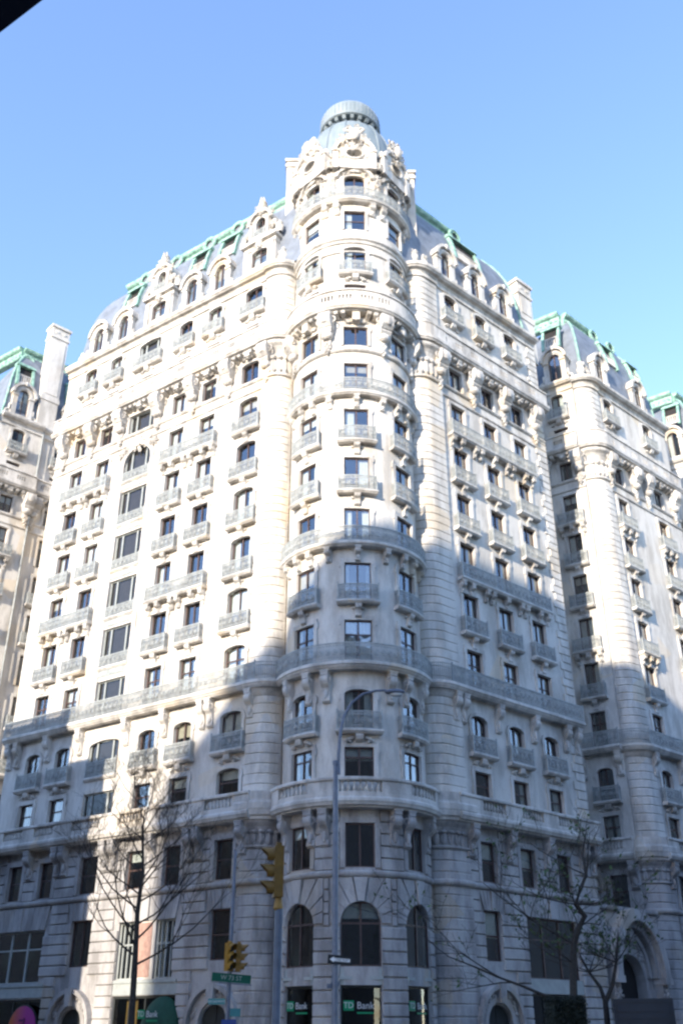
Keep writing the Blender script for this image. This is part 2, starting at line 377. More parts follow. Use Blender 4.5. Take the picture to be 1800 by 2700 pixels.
# ------------------------------------------------------------------ windows
NPANE = [0]
def pane_mesh(w_, h_, F, gl):
    def f():
        mb = MB(); mb.add([(-w_ / 2, 0, 0), (w_ / 2, 0, 0), (w_ / 2, 0, h_), (-w_ / 2, 0, h_)], [(0, 1, 2, 3)]); return mb.mesh('pane', gl)
    return cached(('pane', round(w_, 2), round(h_, 2), gl.name), f)
def window(F, s, z0, w_, h_, kind='casement', fm=None, surround=True, rise=0.0, parent=None, d=0.0, curtains=True, glass=None, sw=0.22, sd=0.10):
    fm = fm or BROWN; gl = glass or (BAYGLASS if fm is PALE and kind.startswith('triple') else GLASS)
    W = w_ + 0.06; y0, y1 = 0.17, 0.26
    cols = {'casement': [0.5], 'casement_t': [0.5], 'sash': [], 'triple': [0.24, 0.76], 'triple_t': [0.24, 0.76], 'multi': [0.25, 0.5, 0.75], 'single': [], 'shop3': [1 / 3, 2 / 3]}[kind]
    rows = {'casement': [], 'casement_t': [0.66], 'sash': [0.5], 'triple': [], 'triple_t': [0.72], 'multi': [0.6], 'single': [], 'shop3': [0.64]}[kind]
    def frame():
        mb = MB(); t = 0.085
        mb.box(-W / 2, -W / 2 + t + 0.03, y0, y1, -0.03, h_ + 0.03); mb.box(W / 2 - t - 0.03, W / 2, y0, y1, -0.03, h_ + 0.03)
        mb.box(-W / 2 + t + 0.03, W / 2 - t - 0.03, y0 + 0.003, y1, -0.03, t); mb.box(-W / 2 + t + 0.03, W / 2 - t - 0.03, y0 + 0.003, y1, h_ - t, h_ + 0.03)
        mw = 0.13 if kind.startswith('triple') or kind == 'shop3' else 0.085
        for c in cols: x = -W / 2 + W * c; mb.box(x - mw / 2, x + mw / 2, y0 - 0.02, y1, t, h_ - t)
        for r in rows: z = h_ * r; mb.box(-W / 2 + t, W / 2 - t, y0 + 0.008, y1 - 0.01, z - 0.045, z + 0.045)
        return mb.mesh('window_frame', fm)
    o = inst('window', cached(('win', kind, round(W, 2), round(h_, 2), fm.name), frame), parent or HOTEL, F.M(s, z0, d))
    xs = [-W / 2 + 0.06] + [-W / 2 + W * c for c in cols] + [W / 2 - 0.06]
    zs = [0.03] + [h_ * r for r in rows] + [h_ - 0.03]
    for i in range(len(xs) - 1):
        for j in range(len(zs) - 1):
            inst('pane', pane_mesh(xs[i + 1] - xs[i], zs[j + 1] - zs[j], F, gl), o, Matrix.Translation(((xs[i] + xs[i + 1]) / 2, 0.215, zs[j]))); NPANE[0] += 1
    if curtains:
        k = random.random() if z0 > 11 else random.uniform(0.36, 1.6)
        def curt(cw, ch, ma, fold=True):
            def f():
                mb = MB(); n = max(2, int(cw / 0.09)); vs = []; fs = []
                for i in range(n + 1):
                    x = -cw / 2 + cw * i / n; y = 0.025 * (i % 2) if fold else 0
                    vs += [(x, y, 0), (x, y, ch)]
                for i in range(n): fs.append((2 * i, 2 * i + 2, 2 * i + 3, 2 * i + 1))
                mb.add(vs, fs); return mb.mesh('curtain', ma)
            return cached(('curt', round(cw, 1), round(ch, 1), ma.name, fold), f)
        if fm is PALE and kind.startswith('triple'): inst('blind', curt(w_ - 0.1, h_, SCREEN, False), o, Matrix.Translation((0, 0.33, 0)))
        elif k < 0.30:
            cw = round(w_ * random.choice((0.2, 0.28, 0.4)), 1)
            inst('curtain', curt(cw, h_, CURT), o, Matrix.Translation((-w_ / 2 + cw / 2, 0.36, 0)))
            inst('curtain', curt(cw, h_, CURT), o, Matrix.Translation((w_ / 2 - cw / 2, 0.36, 0)))
        elif k < 0.42:
            cw = round(w_ * 0.4, 1); inst('curtain', curt(cw, h_, CURT), o, Matrix.Translation((random.choice((-1, 1)) * (w_ / 2 - cw / 2), 0.36, 0)))
        elif k < 0.70:
            bh = round(h_ * random.choice((0.25, 0.4, 0.55)), 1)
            inst('blind', curt(w_, bh, random.choice((CURT, CURT, BLIND)), False), o, Matrix.Translation((0, 0.34, h_ - bh)))
    if surround:
        def sur():
            mb = MB(); hw = w_ / 2 + 0.002; H = h_ - rise
            mb.box(-hw - sw, -hw, -sd, 0.03, -0.02, H); mb.box(hw, hw + sw, -sd, 0.03, -0.02, H)
            if rise > 0:
                n = 10
                def P(t, e): return (-(hw + e) * cos(pi * t / n), H + (rise + e) * sin(pi * t / n) if t not in (0, n) else H)
                for t in range(n): mb.prism([P(t, 0), P(t, sw), P(t + 1, sw), P(t + 1, 0)], -sd, 0.03)
            else:
                mb.box(-hw - sw, hw + sw, -sd - 0.003, 0.03, H + 0.002, H + sw + 0.05)
            # ears at the head and a sill
            for sg in (-1, 1): mb.box(sg * (hw + sw) - 0.07, sg * (hw + sw) + 0.07, -sd - 0.012, 0.02, H - 0.32, H + 0.02)
            return F.fin(mb).mesh('surround', BASE if z0 < 10.5 else TRIM)
        inst('surround', cached(('sur', round(w_, 2), round(h_, 2), rise, sw, sd, F.key, z0 < 10.5), sur), o, Matrix.Identity(4))
    return o

# ------------------------------------------------------------------ ornament meshes
def scroll_mesh(w_, h_, d_, name='console', m=None, leaf=True):
    """console bracket: top at z=0, volute at the top, tapering to the wall below"""
    def f():
        mb = MB(); prof = [(0.02, 0), (-d_, 0), (-d_, -0.10 * h_)]
        for i in range(7):
            t = i / 6; a = pi * 0.15 + t * pi * 0.75
            prof.append((-d_ * 0.74 - d_ * 0.28 * sin(a), -0.10 * h_ - 0.30 * h_ * t))
        prof += [(-d_ * 0.50, -0.50 * h_), (-d_ * 0.34, -0.64 * h_), (-d_ * 0.27, -0.78 * h_), (-d_ * 0.38, -0.86 * h_), (-d_ * 0.40, -0.93 * h_), (-d_ * 0.2, -h_), (0.02, -h_)]
        mb.profx(prof, -w_ / 2, w_ / 2)
        mb.box(-w_ / 2 - 0.04, w_ / 2 + 0.04, -d_ - 0.03, 0.02, 0.002, 0.09)
        for sx in (-1, 1):
            mb.ring((sx * (w_ / 2), -d_ * 0.72, -0.25 * h_), 0.10 * h_, 0.028, 10, 4)
            mb.ell((sx * w_ * 0.22, -d_ * 0.93, -0.22 * h_), (w_ * 0.16, d_ * 0.12, h_ * 0.13), 6, 4)
        if leaf: mb.ell((0, -d_ * 0.42, -0.72 * h_), (w_ * 0.3, d_ * 0.16, h_ * 0.17), 6, 4)
        return mb.mesh(name, m or TRIM)
    return cached(('scroll', w_, h_, d_, (m or TRIM).name, leaf), f)
def big_bracket_mesh(m=None):
    """the huge cornice bracket: carved block, fluted slab, bowl and hanging drop"""
    def f():
        mb = MB()
        prof = [(0.02, 0), (-0.92, 0), (-0.95, -0.2), (-1.0, -0.5), (-0.93, -0.85), (-0.72, -1.12), (-0.6, -1.2), (0.02, -1.2)]
        mb.profx(prof, -0.46, 0.46)
        mb.ell((0, -0.93, -0.5), (0.36, 0.14, 0.42), 8, 5)
        for sx in (-1, 1):
            mb.ring((sx * 0.46, -0.55, -0.5), 0.26, 0.06, 12, 5); mb.ell((sx * 0.46, -0.55, -0.5), (0.07, 0.14, 0.14), 6, 4)
        for k in range(3): mb.box(-0.44 + 0.02 * k, 0.44 - 0.02 * k, -0.66 + 0.05 * k, 0.02, -1.32 - 0.1 * k, -1.202 - 0.1 * k)
        mb.ell((0, -0.30, -1.68), (0.46, 0.36, 0.34), 10, 6)
        mb.box(-0.24, 0.24, -0.2, 0.02, -2.7, -1.75)
        for sx in (-0.12, 0, 0.12): mb.box(sx - 0.035, sx + 0.035, -0.235, -0.198, -2.2, -1.9)
        for (x, z, r) in ((-0.14, -2.35, 0.15), (0.14, -2.38, 0.15), (0, -2.6, 0.17), (-0.1, -2.86, 0.13), (0.11, -2.9, 0.12), (0, -3.12, 0.1), (0, -2.2, 0.12)):
            mb.ell((x, -0.2, z), (r, 0.13, r * 1.15), 6, 4)
        return mb.mesh('cornice_bracket', m or TRIM)
    return cached(('bigb', (m or TRIM).name), f)
def key_mesh():
    def f():
        mb = MB(); prof = [(0.02, 0), (-0.36, 0), (-0.38, -0.12), (-0.33, -0.26), (-0.2, -0.36), (-0.15, -0.55), (-0.17, -0.70), (-0.08, -0.78), (0.02, -0.78)]
        mb.profx(prof, -0.19, 0.19); mb.box(-0.22, 0.22, -0.39, 0.02, -0.11, -0.03)
        for x in (-0.09, 0.09): mb.ell((x, -0.36, -0.16), (0.07, 0.05, 0.1), 6, 4)
        for sx in (-1, 1): mb.ell((sx * 0.3, -0.06, -0.22), (0.13, 0.08, 0.09), 6, 4)
        return mb.mesh('keystone_bracket', TRIM)
    return cached('key', f)
def swag_mesh():
    def f():
        mb = MB(); prof = [(0.02, 0), (-0.34, 0), (-0.36, -0.12), (-0.3, -0.3), (-0.12, -0.42), (0.02, -0.42)]
        mb.profx(prof, -0.22, 0.22)
        for sx in (-1, 1):
            for (x, z, r) in ((0.4, -0.2, 0.15), (0.58, -0.27, 0.13), (0.74, -0.36, 0.10), (0.52, -0.42, 0.09)): mb.ell((sx * x, -0.09, z), (r, 0.1, r * 0.75), 6, 4)
        return mb.mesh('swag', TRIM)
    return cached('swag', f)

def rail_panel(mb, x0, x1, y, z0, h_, sp=0.105, seg=1, posts=True, fancy=True):
    """wrought-iron panel in the x-z plane at depth y"""
    def hb(z, t):
        mb.profx([(y - t, z - t), (y + t, z - t), (y + t, z + t), (y - t, z + t)], x0, x1, seg)
    hb(z0 + 0.05, 0.022); hb(z0 + h_ - 0.02, 0.032); hb(z0 + h_ - 0.2, 0.016); hb(z0 + 0.2, 0.014)
    n = max(1, int(round((x1 - x0) / sp)))
    for i in range(n + 1):
        x = x0 + (x1 - x0) * i / n; t = 0.017
        mb.box(x - t, x + t, y - t, y + t, z0 + 0.05, z0 + h_ - 0.03)
    if fancy:
        m = max(1, int(round((x1 - x0) / 0.42)))
        for i in range(m):
            x = x0 + (x1 - x0) * (i + 0.5) / m
            mb.ring((x, y - 0.015, z0 + h_ * 0.48), 0.15, 0.024, 10, 4)
            mb.ell((x, y - 0.02, z0 + h_ * 0.48), (0.06, 0.03, 0.09), 6, 4)
            for sx in (-1, 1): mb.ring((x + sx * 0.105, y, z0 + h_ - 0.11), 0.06, 0.016, 8, 4)
    if posts:
        for x in (x0, x1): mb.box(x - 0.035, x + 0.035, y - 0.035, y + 0.035, z0, z0 + h_ + 0.05); mb.ell((x, y, z0 + h_ + 0.1), 0.055, 6, 4)
SLABP = lambda D, t: [(0.02, 0), (-D + 0.12, 0), (-D + 0.07, 0.05), (-D + 0.05, 0.09), (-D, 0.12), (-D, t - 0.04), (-D + 0.04, t), (0.02, t)]
def balcony(F, s, z, w_, D=0.5, h_=1.02, brackets='key', nb=None):
    def slab():
        mb = MB(); mb.profx(SLABP(D, 0.24), -w_ / 2, w_ / 2, F.seg(w_)); return F.fin(mb).mesh('balcony_slab', TRIM)
    def rail():
        mb = MB(); y = -D + 0.09; x = w_ / 2 - 0.08
        rail_panel(mb, -x, x, y, 0.24, h_, seg=F.seg(w_))
        for sx in (-x, x):
            for zz in (0.29, 0.44, 0.24 + h_ - 0.2, 0.24 + h_ - 0.02): mb.box(sx - 0.02, sx + 0.02, y, 0.02, zz - 0.018, zz + 0.018)
            for k in range(1, 5): yy = y + (0.02 - y) * k / 5; mb.box(sx - 0.017, sx + 0.017, yy - 0.017, yy + 0.017, 0.24, 0.24 + h_)
        return F.fin(mb).mesh('railing', IRON)
    o = inst('balcony', cached(('bslab', round(w_, 2), D, F.key), slab), HOTEL, F.M(s, z))
    inst('railing', cached(('brail', round(w_, 2), D, h_, F.key), rail), o, Matrix.Identity(4))
    if brackets == 'key': inst('keystone_bracket', key_mesh(), o, Matrix.Translation((0, 0, -0.002)))
    elif brackets == 'swag': inst('keystone_bracket', swag_mesh(), o, Matrix.Translation((0, 0, -0.002)))
    elif brackets:
        for x in brackets: inst('bracket', scroll_mesh(0.32, 0.75, D - 0.1), o, Matrix.Translation((x, 0, -0.092)))
    return o

def sweep(F, name, prof, s0, s1, m, z=0.0, smooth=False, parent=None):
    """moulding: closed profile (d outwards, z) run along the facade"""
    mb = MB(); c = (s0 + s1) / 2; L = s1 - s0
    mb.profx([(-d, zz) for d, zz in prof], -L / 2, L / 2, F.seg(L))
    return inst(name, F.fin(mb).mesh(name, m, smooth), parent or HOTEL, F.M(c, z))

# ------------------------------------------------------------------ storey heights (relative to the eye)
ZF = {k: 22.53 + 3.8 * (k - 7) for k in range(7, 12)}
BELT_PROF = [(-0.02, 0), (0.50, 0), (0.55, 0.08), (0.60, 0.10), (0.66, 0.22), (0.72, 0.25), (0.72, 0.40), (0.68, 0.45), (-0.02, 0.45)]
CORN_PROF = [(-0.02, 0), (0.62, 0), (0.66, 0.06), (0.86, 0.10), (0.92, 0.22), (0.98, 0.26), (1.0, 0.45), (0.95, 0.5), (-0.02, 0.5)]
UPC_PROF = [(-0.02, -0.55), (0.14, -0.5), (0.14, -0.2), (0.2, -0.1), (0.24, 0.0), (0.5, 0.06), (0.56, 0.16), (0.64, 0.2), (0.68, 0.36), (0.68, 0.46), (0.60, 0.52), (-0.02, 0.56)]
STR_PROF = [(-0.02, 0), (0.12, 0), (0.2, 0.06), (0.24, 0.14), (0.24, 0.24), (0.18, 0.32), (-0.02, 0.35)]
BAL_PROF = [(-0.02, 0), (0.62, 0), (0.66, 0.08), (0.80, 0.12), (0.86, 0.26), (0.90, 0.30), (0.90, 0.46), (0.82, 0.52), (0.80, 0.56), (0.80, 0.80), (-0.02, 0.80)]
SILL_PROF = [(-0.02, 0), (0.08, 0), (0.14, 0.06), (0.18, 0.12), (0.18, 0.2), (0.12, 0.25), (-0.02, 0.26)]

def baluster_mesh():
    def f():
        mb = MB(); mb.box(-0.075, 0.075, -0.075, 0.075, 0, 0.06); mb.box(-0.075, 0.075, -0.075, 0.075, 0.52, 0.585)
        mb.lathe([(0.05, 0.06), (0.085, 0.12), (0.095, 0.2), (0.07, 0.3), (0.045, 0.4), (0.05, 0.46), (0.07, 0.52)], n=8)
        return mb.mesh('baluster', TRIM)
    return cached('balus', f)
def stone_balustrade(F, s0, s1, opens, tag_=0.0):
    """projecting cornice with a stone parapet; balusters stand in the openings (centre, width)"""
    sweep(F, 'balustrade_cornice', BAL_PROF, s0, s1, TRIM, 10.6 + tag_)
    sweep(F, 'balustrade_rail', [(0.40, 0), (0.84, 0), (0.88, 0.05), (0.88, 0.16), (0.84, 0.2), (0.40, 0.2)], s0, s1, TRIM, 11.985 + tag_)
    edges = [s0] + [x for c, w_ in opens for x in (c - w_ / 2, c + w_ / 2)] + [s1]
    for a, b in zip(edges[0::2], edges[1::2]):
        if b - a > 0.05: sweep(F, 'pedestal', [(0.44, 0), (0.80, 0), (0.80, 0.58), (0.44, 0.58)], a, b, TRIM, 11.403 + tag_)
    for c, w_ in opens:
        n = max(2, int(round(w_ / 0.27)))
        for i in range(n): inst('baluster', baluster_mesh(), HOTEL, F.M(c - w_ / 2 + w_ * (i + 0.5) / n, 11.40 + tag_, 0.62))
def parapet(F, s0, s1, groups, z0=45.23, h_=1.2, d=0.78):
    """attic parapet over the main cornice, pierced by groups of small slots"""
    k = 1.0
    if F.R: k = (F.R + d) / F.R
    holes = []
    for c in groups:
        for i in range(4):
            x = (c + (i - 1.5) * 0.22) ; holes.append((x - 0.055, x + 0.055, z0 + 0.42, z0 + 0.86, 0))
    G = Fr(F.o, F.ang, F.R + d) if F.R else Fr(F.o + d * F.N, F.ang)
    if F.R: holes = [(a * k, b * k, c, dd, e) for a, b, c, dd, e in holes]; s0 *= k; s1 *= k
    me = wall_mesh(G, s0, s1, z0, z0 + h_, holes, [TRIM, TRIM], room=False, thick=0.3)
    o = inst('parapet', me, HOTEL, G.M(0, 0))
    mb = MB(); L = s1 - s0; mb.profx([(-0.1, 0), (-0.1, 0.1), (-0.06, 0.16), (0.36, 0.16), (0.36, 0)], -L / 2, L / 2, G.seg(L))
    inst('parapet_coping', G.fin(mb).mesh('coping', TRIM), HOTEL, G.M((s0 + s1) / 2, z0 + h_ + 0.003))
    return o

STONES = {'n': 0}
JOINED = MB()
def course_piece(F, a, b, z0, z1, d, name='base_stone', m=None, c=0.035):
    w_ = b - a
    if w_ < 0.12: return
    def f():
        mb = MB(); mb.chbox(-w_ / 2, w_ / 2, -d, 0.03, 0, z1 - z0 - 0.065, c, 0, F.seg(w_)); return F.fin(mb).mesh(name, m or BASE)
    inst(name, cached(('course', round(w_, 2), round(z1 - z0, 3), d, F.key, (m or BASE).name), f), HOTEL, F.M((a + b) / 2, z0)); STONES['n'] += 1
def rustic(F, s0, s1, z0, z1, ch, holes, d=0.12, off=0.0, maxlen=99):
    z = z0; row = 0
    while z < z1 - 0.05:
        t = min(z + ch, z1); zm0, zm1 = z + 0.04, t - 0.04
        cuts = sorted((h[0], h[1]) for h in holes if h[2] < zm1 and h[3] > zm0)
        x = s0
        for a, b in cuts + [(s1, s1)]:
            if a - x > 0.12: course_piece(F, x + 0.01, a - 0.01, z, t, d)
            x = max(x, b)
        z = t; row += 1
def fan(F, s, hw, zt, ztop, n=7, spread=1.45, d=0.11):
    """flat arch of wedge stones over a window"""
    for i in range(n):
        a0 = -hw + 2 * hw * i / n + 0.015; a1 = -hw + 2 * hw * (i + 1) / n - 0.015
        mb = MB(); e = 0.09 if i == n // 2 else 0.0
        mb.prism([(a0, 0), (a1, 0), (a1 * spread, ztop - zt - 0.04), (a0 * spread, ztop - zt - 0.04)], -d - e, 0.03)
        inst('voussoir', F.fin(mb).mesh('voussoir', BASE), HOTEL, F.M(s, zt))
def arch_stones(F, s, hw, zc, rise, xo, ztop, n=9, d=0.11):
    """round arch: wedge stones reaching from the opening to a square outer edge"""
    for i in range(n):
        t0 = pi * i / n; t1 = pi * (i + 1) / n; g = 0.018
        def inner(t): return (-hw * cos(t), rise * sin(t))
        def outer(t):
            dx, dz = -cos(t), sin(t); k = min(xo / abs(dx) if abs(dx) > 1e-6 else 1e9, (ztop - zc) / dz if dz > 1e-6 else 1e9); return (dx * k, max(0.0, dz * k))
        a, b = t0 + g, t1 - g
        pts = [inner(a), outer(a)]
        ca = atan2(ztop - zc, -xo); ang = pi - atan2(ztop - zc, xo)
        tc = [pi - (pi - atan2(ztop - zc, xo)), pi - atan2(ztop - zc, xo)]
        for tcx, X in ((atan2(ztop - zc, xo), -xo), (pi - atan2(ztop - zc, xo), xo)):
            if a < tcx < b: pts.append((X, ztop - zc))
        pts += [outer(b), inner(b), inner((a + b) / 2)]
        e = 0.12 if i == n // 2 else 0.0
        mb = MB(); mb.prism(pts, -d - e, 0.03)
        inst('voussoir', F.fin(mb).mesh('voussoir', BASE), HOTEL, F.M(s, zc))

# ------------------------------------------------------------------ the wings
def wing(F, s0, s1, cols, groups, belt=True, f3=True, lowest=3, base_holes=(), consoles=(), f3cons=(), brackets=(), bal=True, cornice=True,
         wallm=None, jit=0.0, corner_end=None, z_bottom=-1.7, extra_holes=(), side=False):
    """one facade: openings, windows, balconies, string courses and cornices. cols: (s, width, kind)"""
    holes = list(extra_holes) + list(base_holes)
    def hole(s, w_, z0, z1, rise=0.0): holes.append((s - w_ / 2, s + w_ / 2, z0, z1, rise))
    for (s, w_, k) in cols:
        D = k == 'D'; A = k == 'A'; fm = PALE if D else BROWN
        if lowest <= 3:
            hole(s, min(w_, 1.4) if not D else 1.7, 7.6, 9.8); window(F, s, 7.6, min(w_, 1.4) if not D else 1.7, 2.2, 'sash', BROWN, True, curtains=True, sw=0.26, sd=0.12)
        # fourth and fifth storeys
        r4 = 0.28 if A else 0.0
        hole(s, w_, 12.3, 13.88, r4); window(F, s, 12.3, w_, 1.58, 'triple' if D else 'sash', BROWN if not D else PALE, not D, r4)
        r5 = 0.32
        hole(s, w_, 15.0, 17.36, r5); window(F, s, 15.0, w_, 2.36, 'triple' if D else 'casement', fm, not D, r5)
        balcony(F, s, 14.68, w_ + 0.85 if not D else w_ + 0.1, 0.5 if not D else 0.2, 1.02, 'swag' if not D else None)
        r6 = 0.3 if A else 0.0
        hole(s, w_, 18.95, 21.65, r6); window(F, s, 18.95, w_, 2.7, 'triple' if D else 'casement_t', fm, not D, r6)
        for f in range(7, 12):
            z = ZF[f]; r = 0.26 if A else 0.0
            if D and f == 11: r = 1.35
            hole(s, w_, z + 0.3, z + 3.05, r); window(F, s, z + 0.3, w_, 2.75, 'triple' if D else 'casement', fm, not D, r)
            if D: balcony(F, s, z - 0.12, w_ + 0.1, 0.2, 0.8, None)
            elif f in (7, 9, 10) or (A and f in (8, 11)): balcony(F, s, z, w_ + 0.85)
        if D:
            for f in range(6, 11):
                z = ZF[f + 1] if f < 11 else 0
                mb = MB(); mb.box(-w_ / 2 - 0.05, w_ / 2 + 0.05, -0.05, 0.02, 0, 0.95 if False else 0.55)
                for x in (-0.75, 0, 0.75): mb.box(x - 0.3, x + 0.3, -0.075, -0.048, 0.1, 0.45)
                inst('spandrel_panel', mb.mesh('spandrel', PALE), HOTEL, F.M(s, z - 0.58))
            mb = MB(); hw = w_ / 2
            for sx in (-1, 1): mb.box(sx * (hw + 0.2) - 0.2, sx * (hw + 0.2) + 0.2, -0.09, 0.02, 18.9, ZF[11] + 1.65)
            n = 14
            for i in range(n):
                P = lambda t, e: (-(hw + e) * cos(pi * t / n), ZF[11] + 1.68 + (1.37 + e) * sin(pi * t / n))
                mb.prism([P(i, 0), P(i, 0.42), P(i + 1, 0.42), P(i + 1, 0)], -0.09, 0.02)
            mb.ell((0, -0.2, ZF[11] + 3.35), (0.36, 0.22, 0.45), 8, 6)
            for x, zz, sz, aa in ((0, 3.35, 0.9, 0.0), (-1.0, 3.25, 0.6, 0.4), (1.0, 3.25, 0.6, 0.2), (-1.75, 2.9, 0.5, 1.0), (1.75, 2.9, 0.5, 0.5)): mb.carve(x, -0.12, ZF[11] + zz, sz, 7, 2 * pi, aa)
            inst('bay_surround', mb.mesh('bay_surround', TRIM), HOTEL, F.M(s, 0))
        # under the cornice, and above it
        r = 0.2 if A else 0.0
        hole(s, w_ - 0.08, 42.35, 44.05, r); window(F, s, 42.35, w_ - 0.08, 1.7, 'triple' if D else 'casement', fm, True, r, sw=0.2)
        mb = MB()
        mb.carve(0, -0.3, 44.4, 0.55, 6, 1.2 * pi, -0.1 * pi); mb.ell((0, -0.4, 44.42), (0.2, 0.2, 0.26), 8, 5)
        mb.box(-0.24, 0.24, -0.62, 0.02, 44.3, 44.72)
        inst('carved_cartouche', mb.mesh('cartouche', TRIM), HOTEL, F.M(s, 0))
        w13 = 2.5 if D else w_ - 0.05
        hole(s, w13, 48.85, 51.3, 0.26); window(F, s, 48.85, w13, 2.45, 'triple' if D else 'casement', fm, True, 0.26)
        balcony(F, s, 48.5, w13 + 0.8, 0.5, 0.95, 'swag')
        hole(s, 1.35, 47.33, 47.68); window(F, s, 47.33, 1.35, 0.35, 'single', BROWN, False, curtains=False)
    for g in groups:
        a, b = min(g), max(g); c = (a + b) / 2; L = b - a + 2.45
        br = sorted([-(L / 2 - 0.3), L / 2 - 0.3] + [x - c for x in g] + ([x for p, q in zip(sorted(g), sorted(g)[1:]) for x in ((p + q) / 2 - c - 0.3, (p + q) / 2 - c + 0.3)] if len(g) > 1 else []))
        for f in (8, 11): balcony(F, c, ZF[f], L, 0.58, 1.02, br)
    me = wall_mesh(F, s0, s1, z_bottom, 52.0, holes, [wallm or STONE, ROOM, BASE])
    inst('wall', me, HOTEL, F.M(0, 0))
    if belt:
        sweep(F, 'belt_balcony', BELT_PROF, s0, s1, TRIM, 18.4 + jit)
        mb = MB(); L = s1 - s0 - 0.1; rail_panel(mb, -L / 2, L / 2, 0, 0, 1.12, seg=1)
        inst('belt_railing', mb.mesh('belt_railing', IRON), HOTEL, F.M((s0 + s1) / 2, 18.85 + jit, 0.62))
    for c in consoles: inst('console', scroll_mesh(0.46, 1.7, 0.56), HOTEL, F.M(c, 18.3 + jit))
    for c in f3cons: inst('console', scroll_mesh(0.52, 1.75, 0.72, m=BASE), HOTEL, F.M(c, 10.5 + jit))
    if cornice:
        sweep(F, 'main_cornice', CORN_PROF, s0, s1, TRIM, 44.73 + jit)
        sweep(F, 'upper_cornice', UPC_PROF, s0, s1, TRIM, 52.0 + jit)
        sweep(F, 'sill_course', SILL_PROF, s0, s1, TRIM, 42.0 + jit)
        sweep(F, 'head_course', [(-0.02, 0), (0.1, 0.02), (0.14, 0.1), (0.1, 0.18), (-0.02, 0.2)], s0, s1, TRIM, 41.5 + jit - 0.35)
        br = sorted(brackets)
        for c in br: inst('cornice_bracket', big_bracket_mesh(), HOTEL, F.M(c, 44.64 + jit))
        def modil():
            mb = MB(); mb.profx([(0.02, 0), (-0.68, 0), (-0.72, -0.1), (-0.66, -0.22), (-0.3, -0.3), (0.02, -0.34)], -0.14, 0.14); return mb.mesh('modillion', TRIM)
        for a, b in zip(br, br[1:]):
            n = max(2, int((b - a - 1.0) / 0.52))
            for i in range(n): inst('modillion', cached('modil', modil), HOTEL, F.M(a + 0.5 + (b - a - 1.0) * (i + 0.5) / n, 44.72 + jit))
        gp = []
        x = s0 + 1.0
        while x < s1 - 0.8: gp.append(x); x += 1.75
        parapet(F, s0 + 0.02, s1 - 0.02, gp)
    return holes

# --- left wing
colsL = [(-8.5, 1.75, 'A'), (-12.55, 1.5, 'N'), (-15.7, 1.5, 'N'), (-19.8, 2.9, 'D'), (-23.85, 1.5, 'N'), (-27.0, 1.5, 'N')]
baseL = [(-16.5, -11.45, -1.68, 1.8, 0), (-28.4, -22.7, -1.68, 1.75, 0), (-9.65, -7.6, -1.68, 1.3, 0.95), (-20.9, -18.85, -1.68, 1.2, 0.95),
         (-9.25, -7.75, 3.45, 6.05, 0), (-20.8, -18.9, 3.45, 6.05, 0), (-13.45, -11.95, 2.65, 5.75, 0), (-16.55, -15.05, 2.65, 5.75, 0), (-28.2, -23.3, 2.65, 5.7, 0)]
wing(FL, -30.1, -6.3, colsL, [(-15.7, -12.55), (-27.0, -23.85)], base_holes=baseL,
     consoles=(-6.95, -10.2, -10.85, -14.12, -17.6, -22.1, -25.45, -28.7, -29.6), f3cons=(-7.0, -10.35, -11.05, -14.12, -17.4, -18.2, -22.0, -22.7, -25.45, -28.9),
     brackets=(-6.85, -10.5, -14.12, -17.85, -22.0, -25.45, -28.9))
stone_balustrade(FL, -30.1, -6.2, [(-27.0, 2.0), (-23.85, 2.0), (-19.8, 2.6), (-15.7, 2.0), (-12.55, 2.0), (-8.5, 2.2)][::1])
sweep(FL, 'string_course', STR_PROF, -30.1, -6.2, BASE, 7.15)
rh = [h for h in baseL] + [(-9.6, -7.4, 6.05, 7.2, 0), (-21.2, -18.5, 6.05, 7.2, 0), (-17.0, -11.5, 5.75, 7.2, 0), (-28.7, -22.8, 5.7, 7.2, 0), (-15.05, -13.45, 2.65, 5.75, 0),
      (-16.5, -11.45, 1.8, 2.65, 0), (-28.4, -22.7, 1.75, 2.65, 0), (-10.4, -6.9, 0.2, 2.6, 0), (-21.7, -18.0, 0.2, 2.6, 0)]
rustic(FL, -30.05, -6.75, -1.7, 7.15, 0.59, rh)
rh3 = [(c - (0.98 if k != 'D' else 1.13), c + (0.98 if k != 'D' else 1.13), 7.55, 10.1, 0) for c, w_, k in colsL]
rustic(FL, -30.05, -6.75, 7.5, 10.6, 0.62, rh3)
fan(FL, -8.5, 0.76, 6.07, 7.13); fan(FL, -19.85, 0.95, 6.07, 7.13); fan(FL, -14.25, 2.35, 5.77, 7.13, 11, 1.12); fan(FL, -25.75, 2.5, 5.72, 7.13, 11, 1.12)
window(FL, -8.5, 3.45, 1.5, 2.6, 'sash', BROWN, False); window(FL, -19.85, 3.45, 1.9, 2.6, 'casement', BROWN, False)
window(FL, -12.7, 2.65, 1.5, 3.1, 'multi', PALE, False); window(FL, -15.8, 2.65, 1.5, 3.1, 'multi', PALE, False)
window(FL, -25.75, 2.65, 4.9, 3.05, 'shop3', PALE, False, curtains=False)
mb = MB(); mb.box(-0.8, 0.8, -0.03, 0.02, 0, 3.1); inst('window_panel', mb.mesh('panel', TRIM), HOTEL, FL.M(-14.25, 2.65))
mb = MB(); mb.box(-0.55, 0.55, -0.06, -0.028, 0.1, 3.0); inst('window_panel', mb.mesh('panel', BRICKP), HOTEL, FL.M(-14.25, 2.65))
for x, wd in ((-13.98, 5.05), (-25.55, 5.7)):
    mb = MB(); mb.box(-wd / 2, wd / 2, -0.06, 0.02, 0, 0.62); mb.box(-wd / 2, wd / 2, -0.12, 0.02, 0.622, 0.78); inst('shop_fascia', mb.mesh('fascia', PALE), HOTEL, FL.M(x, 1.84))

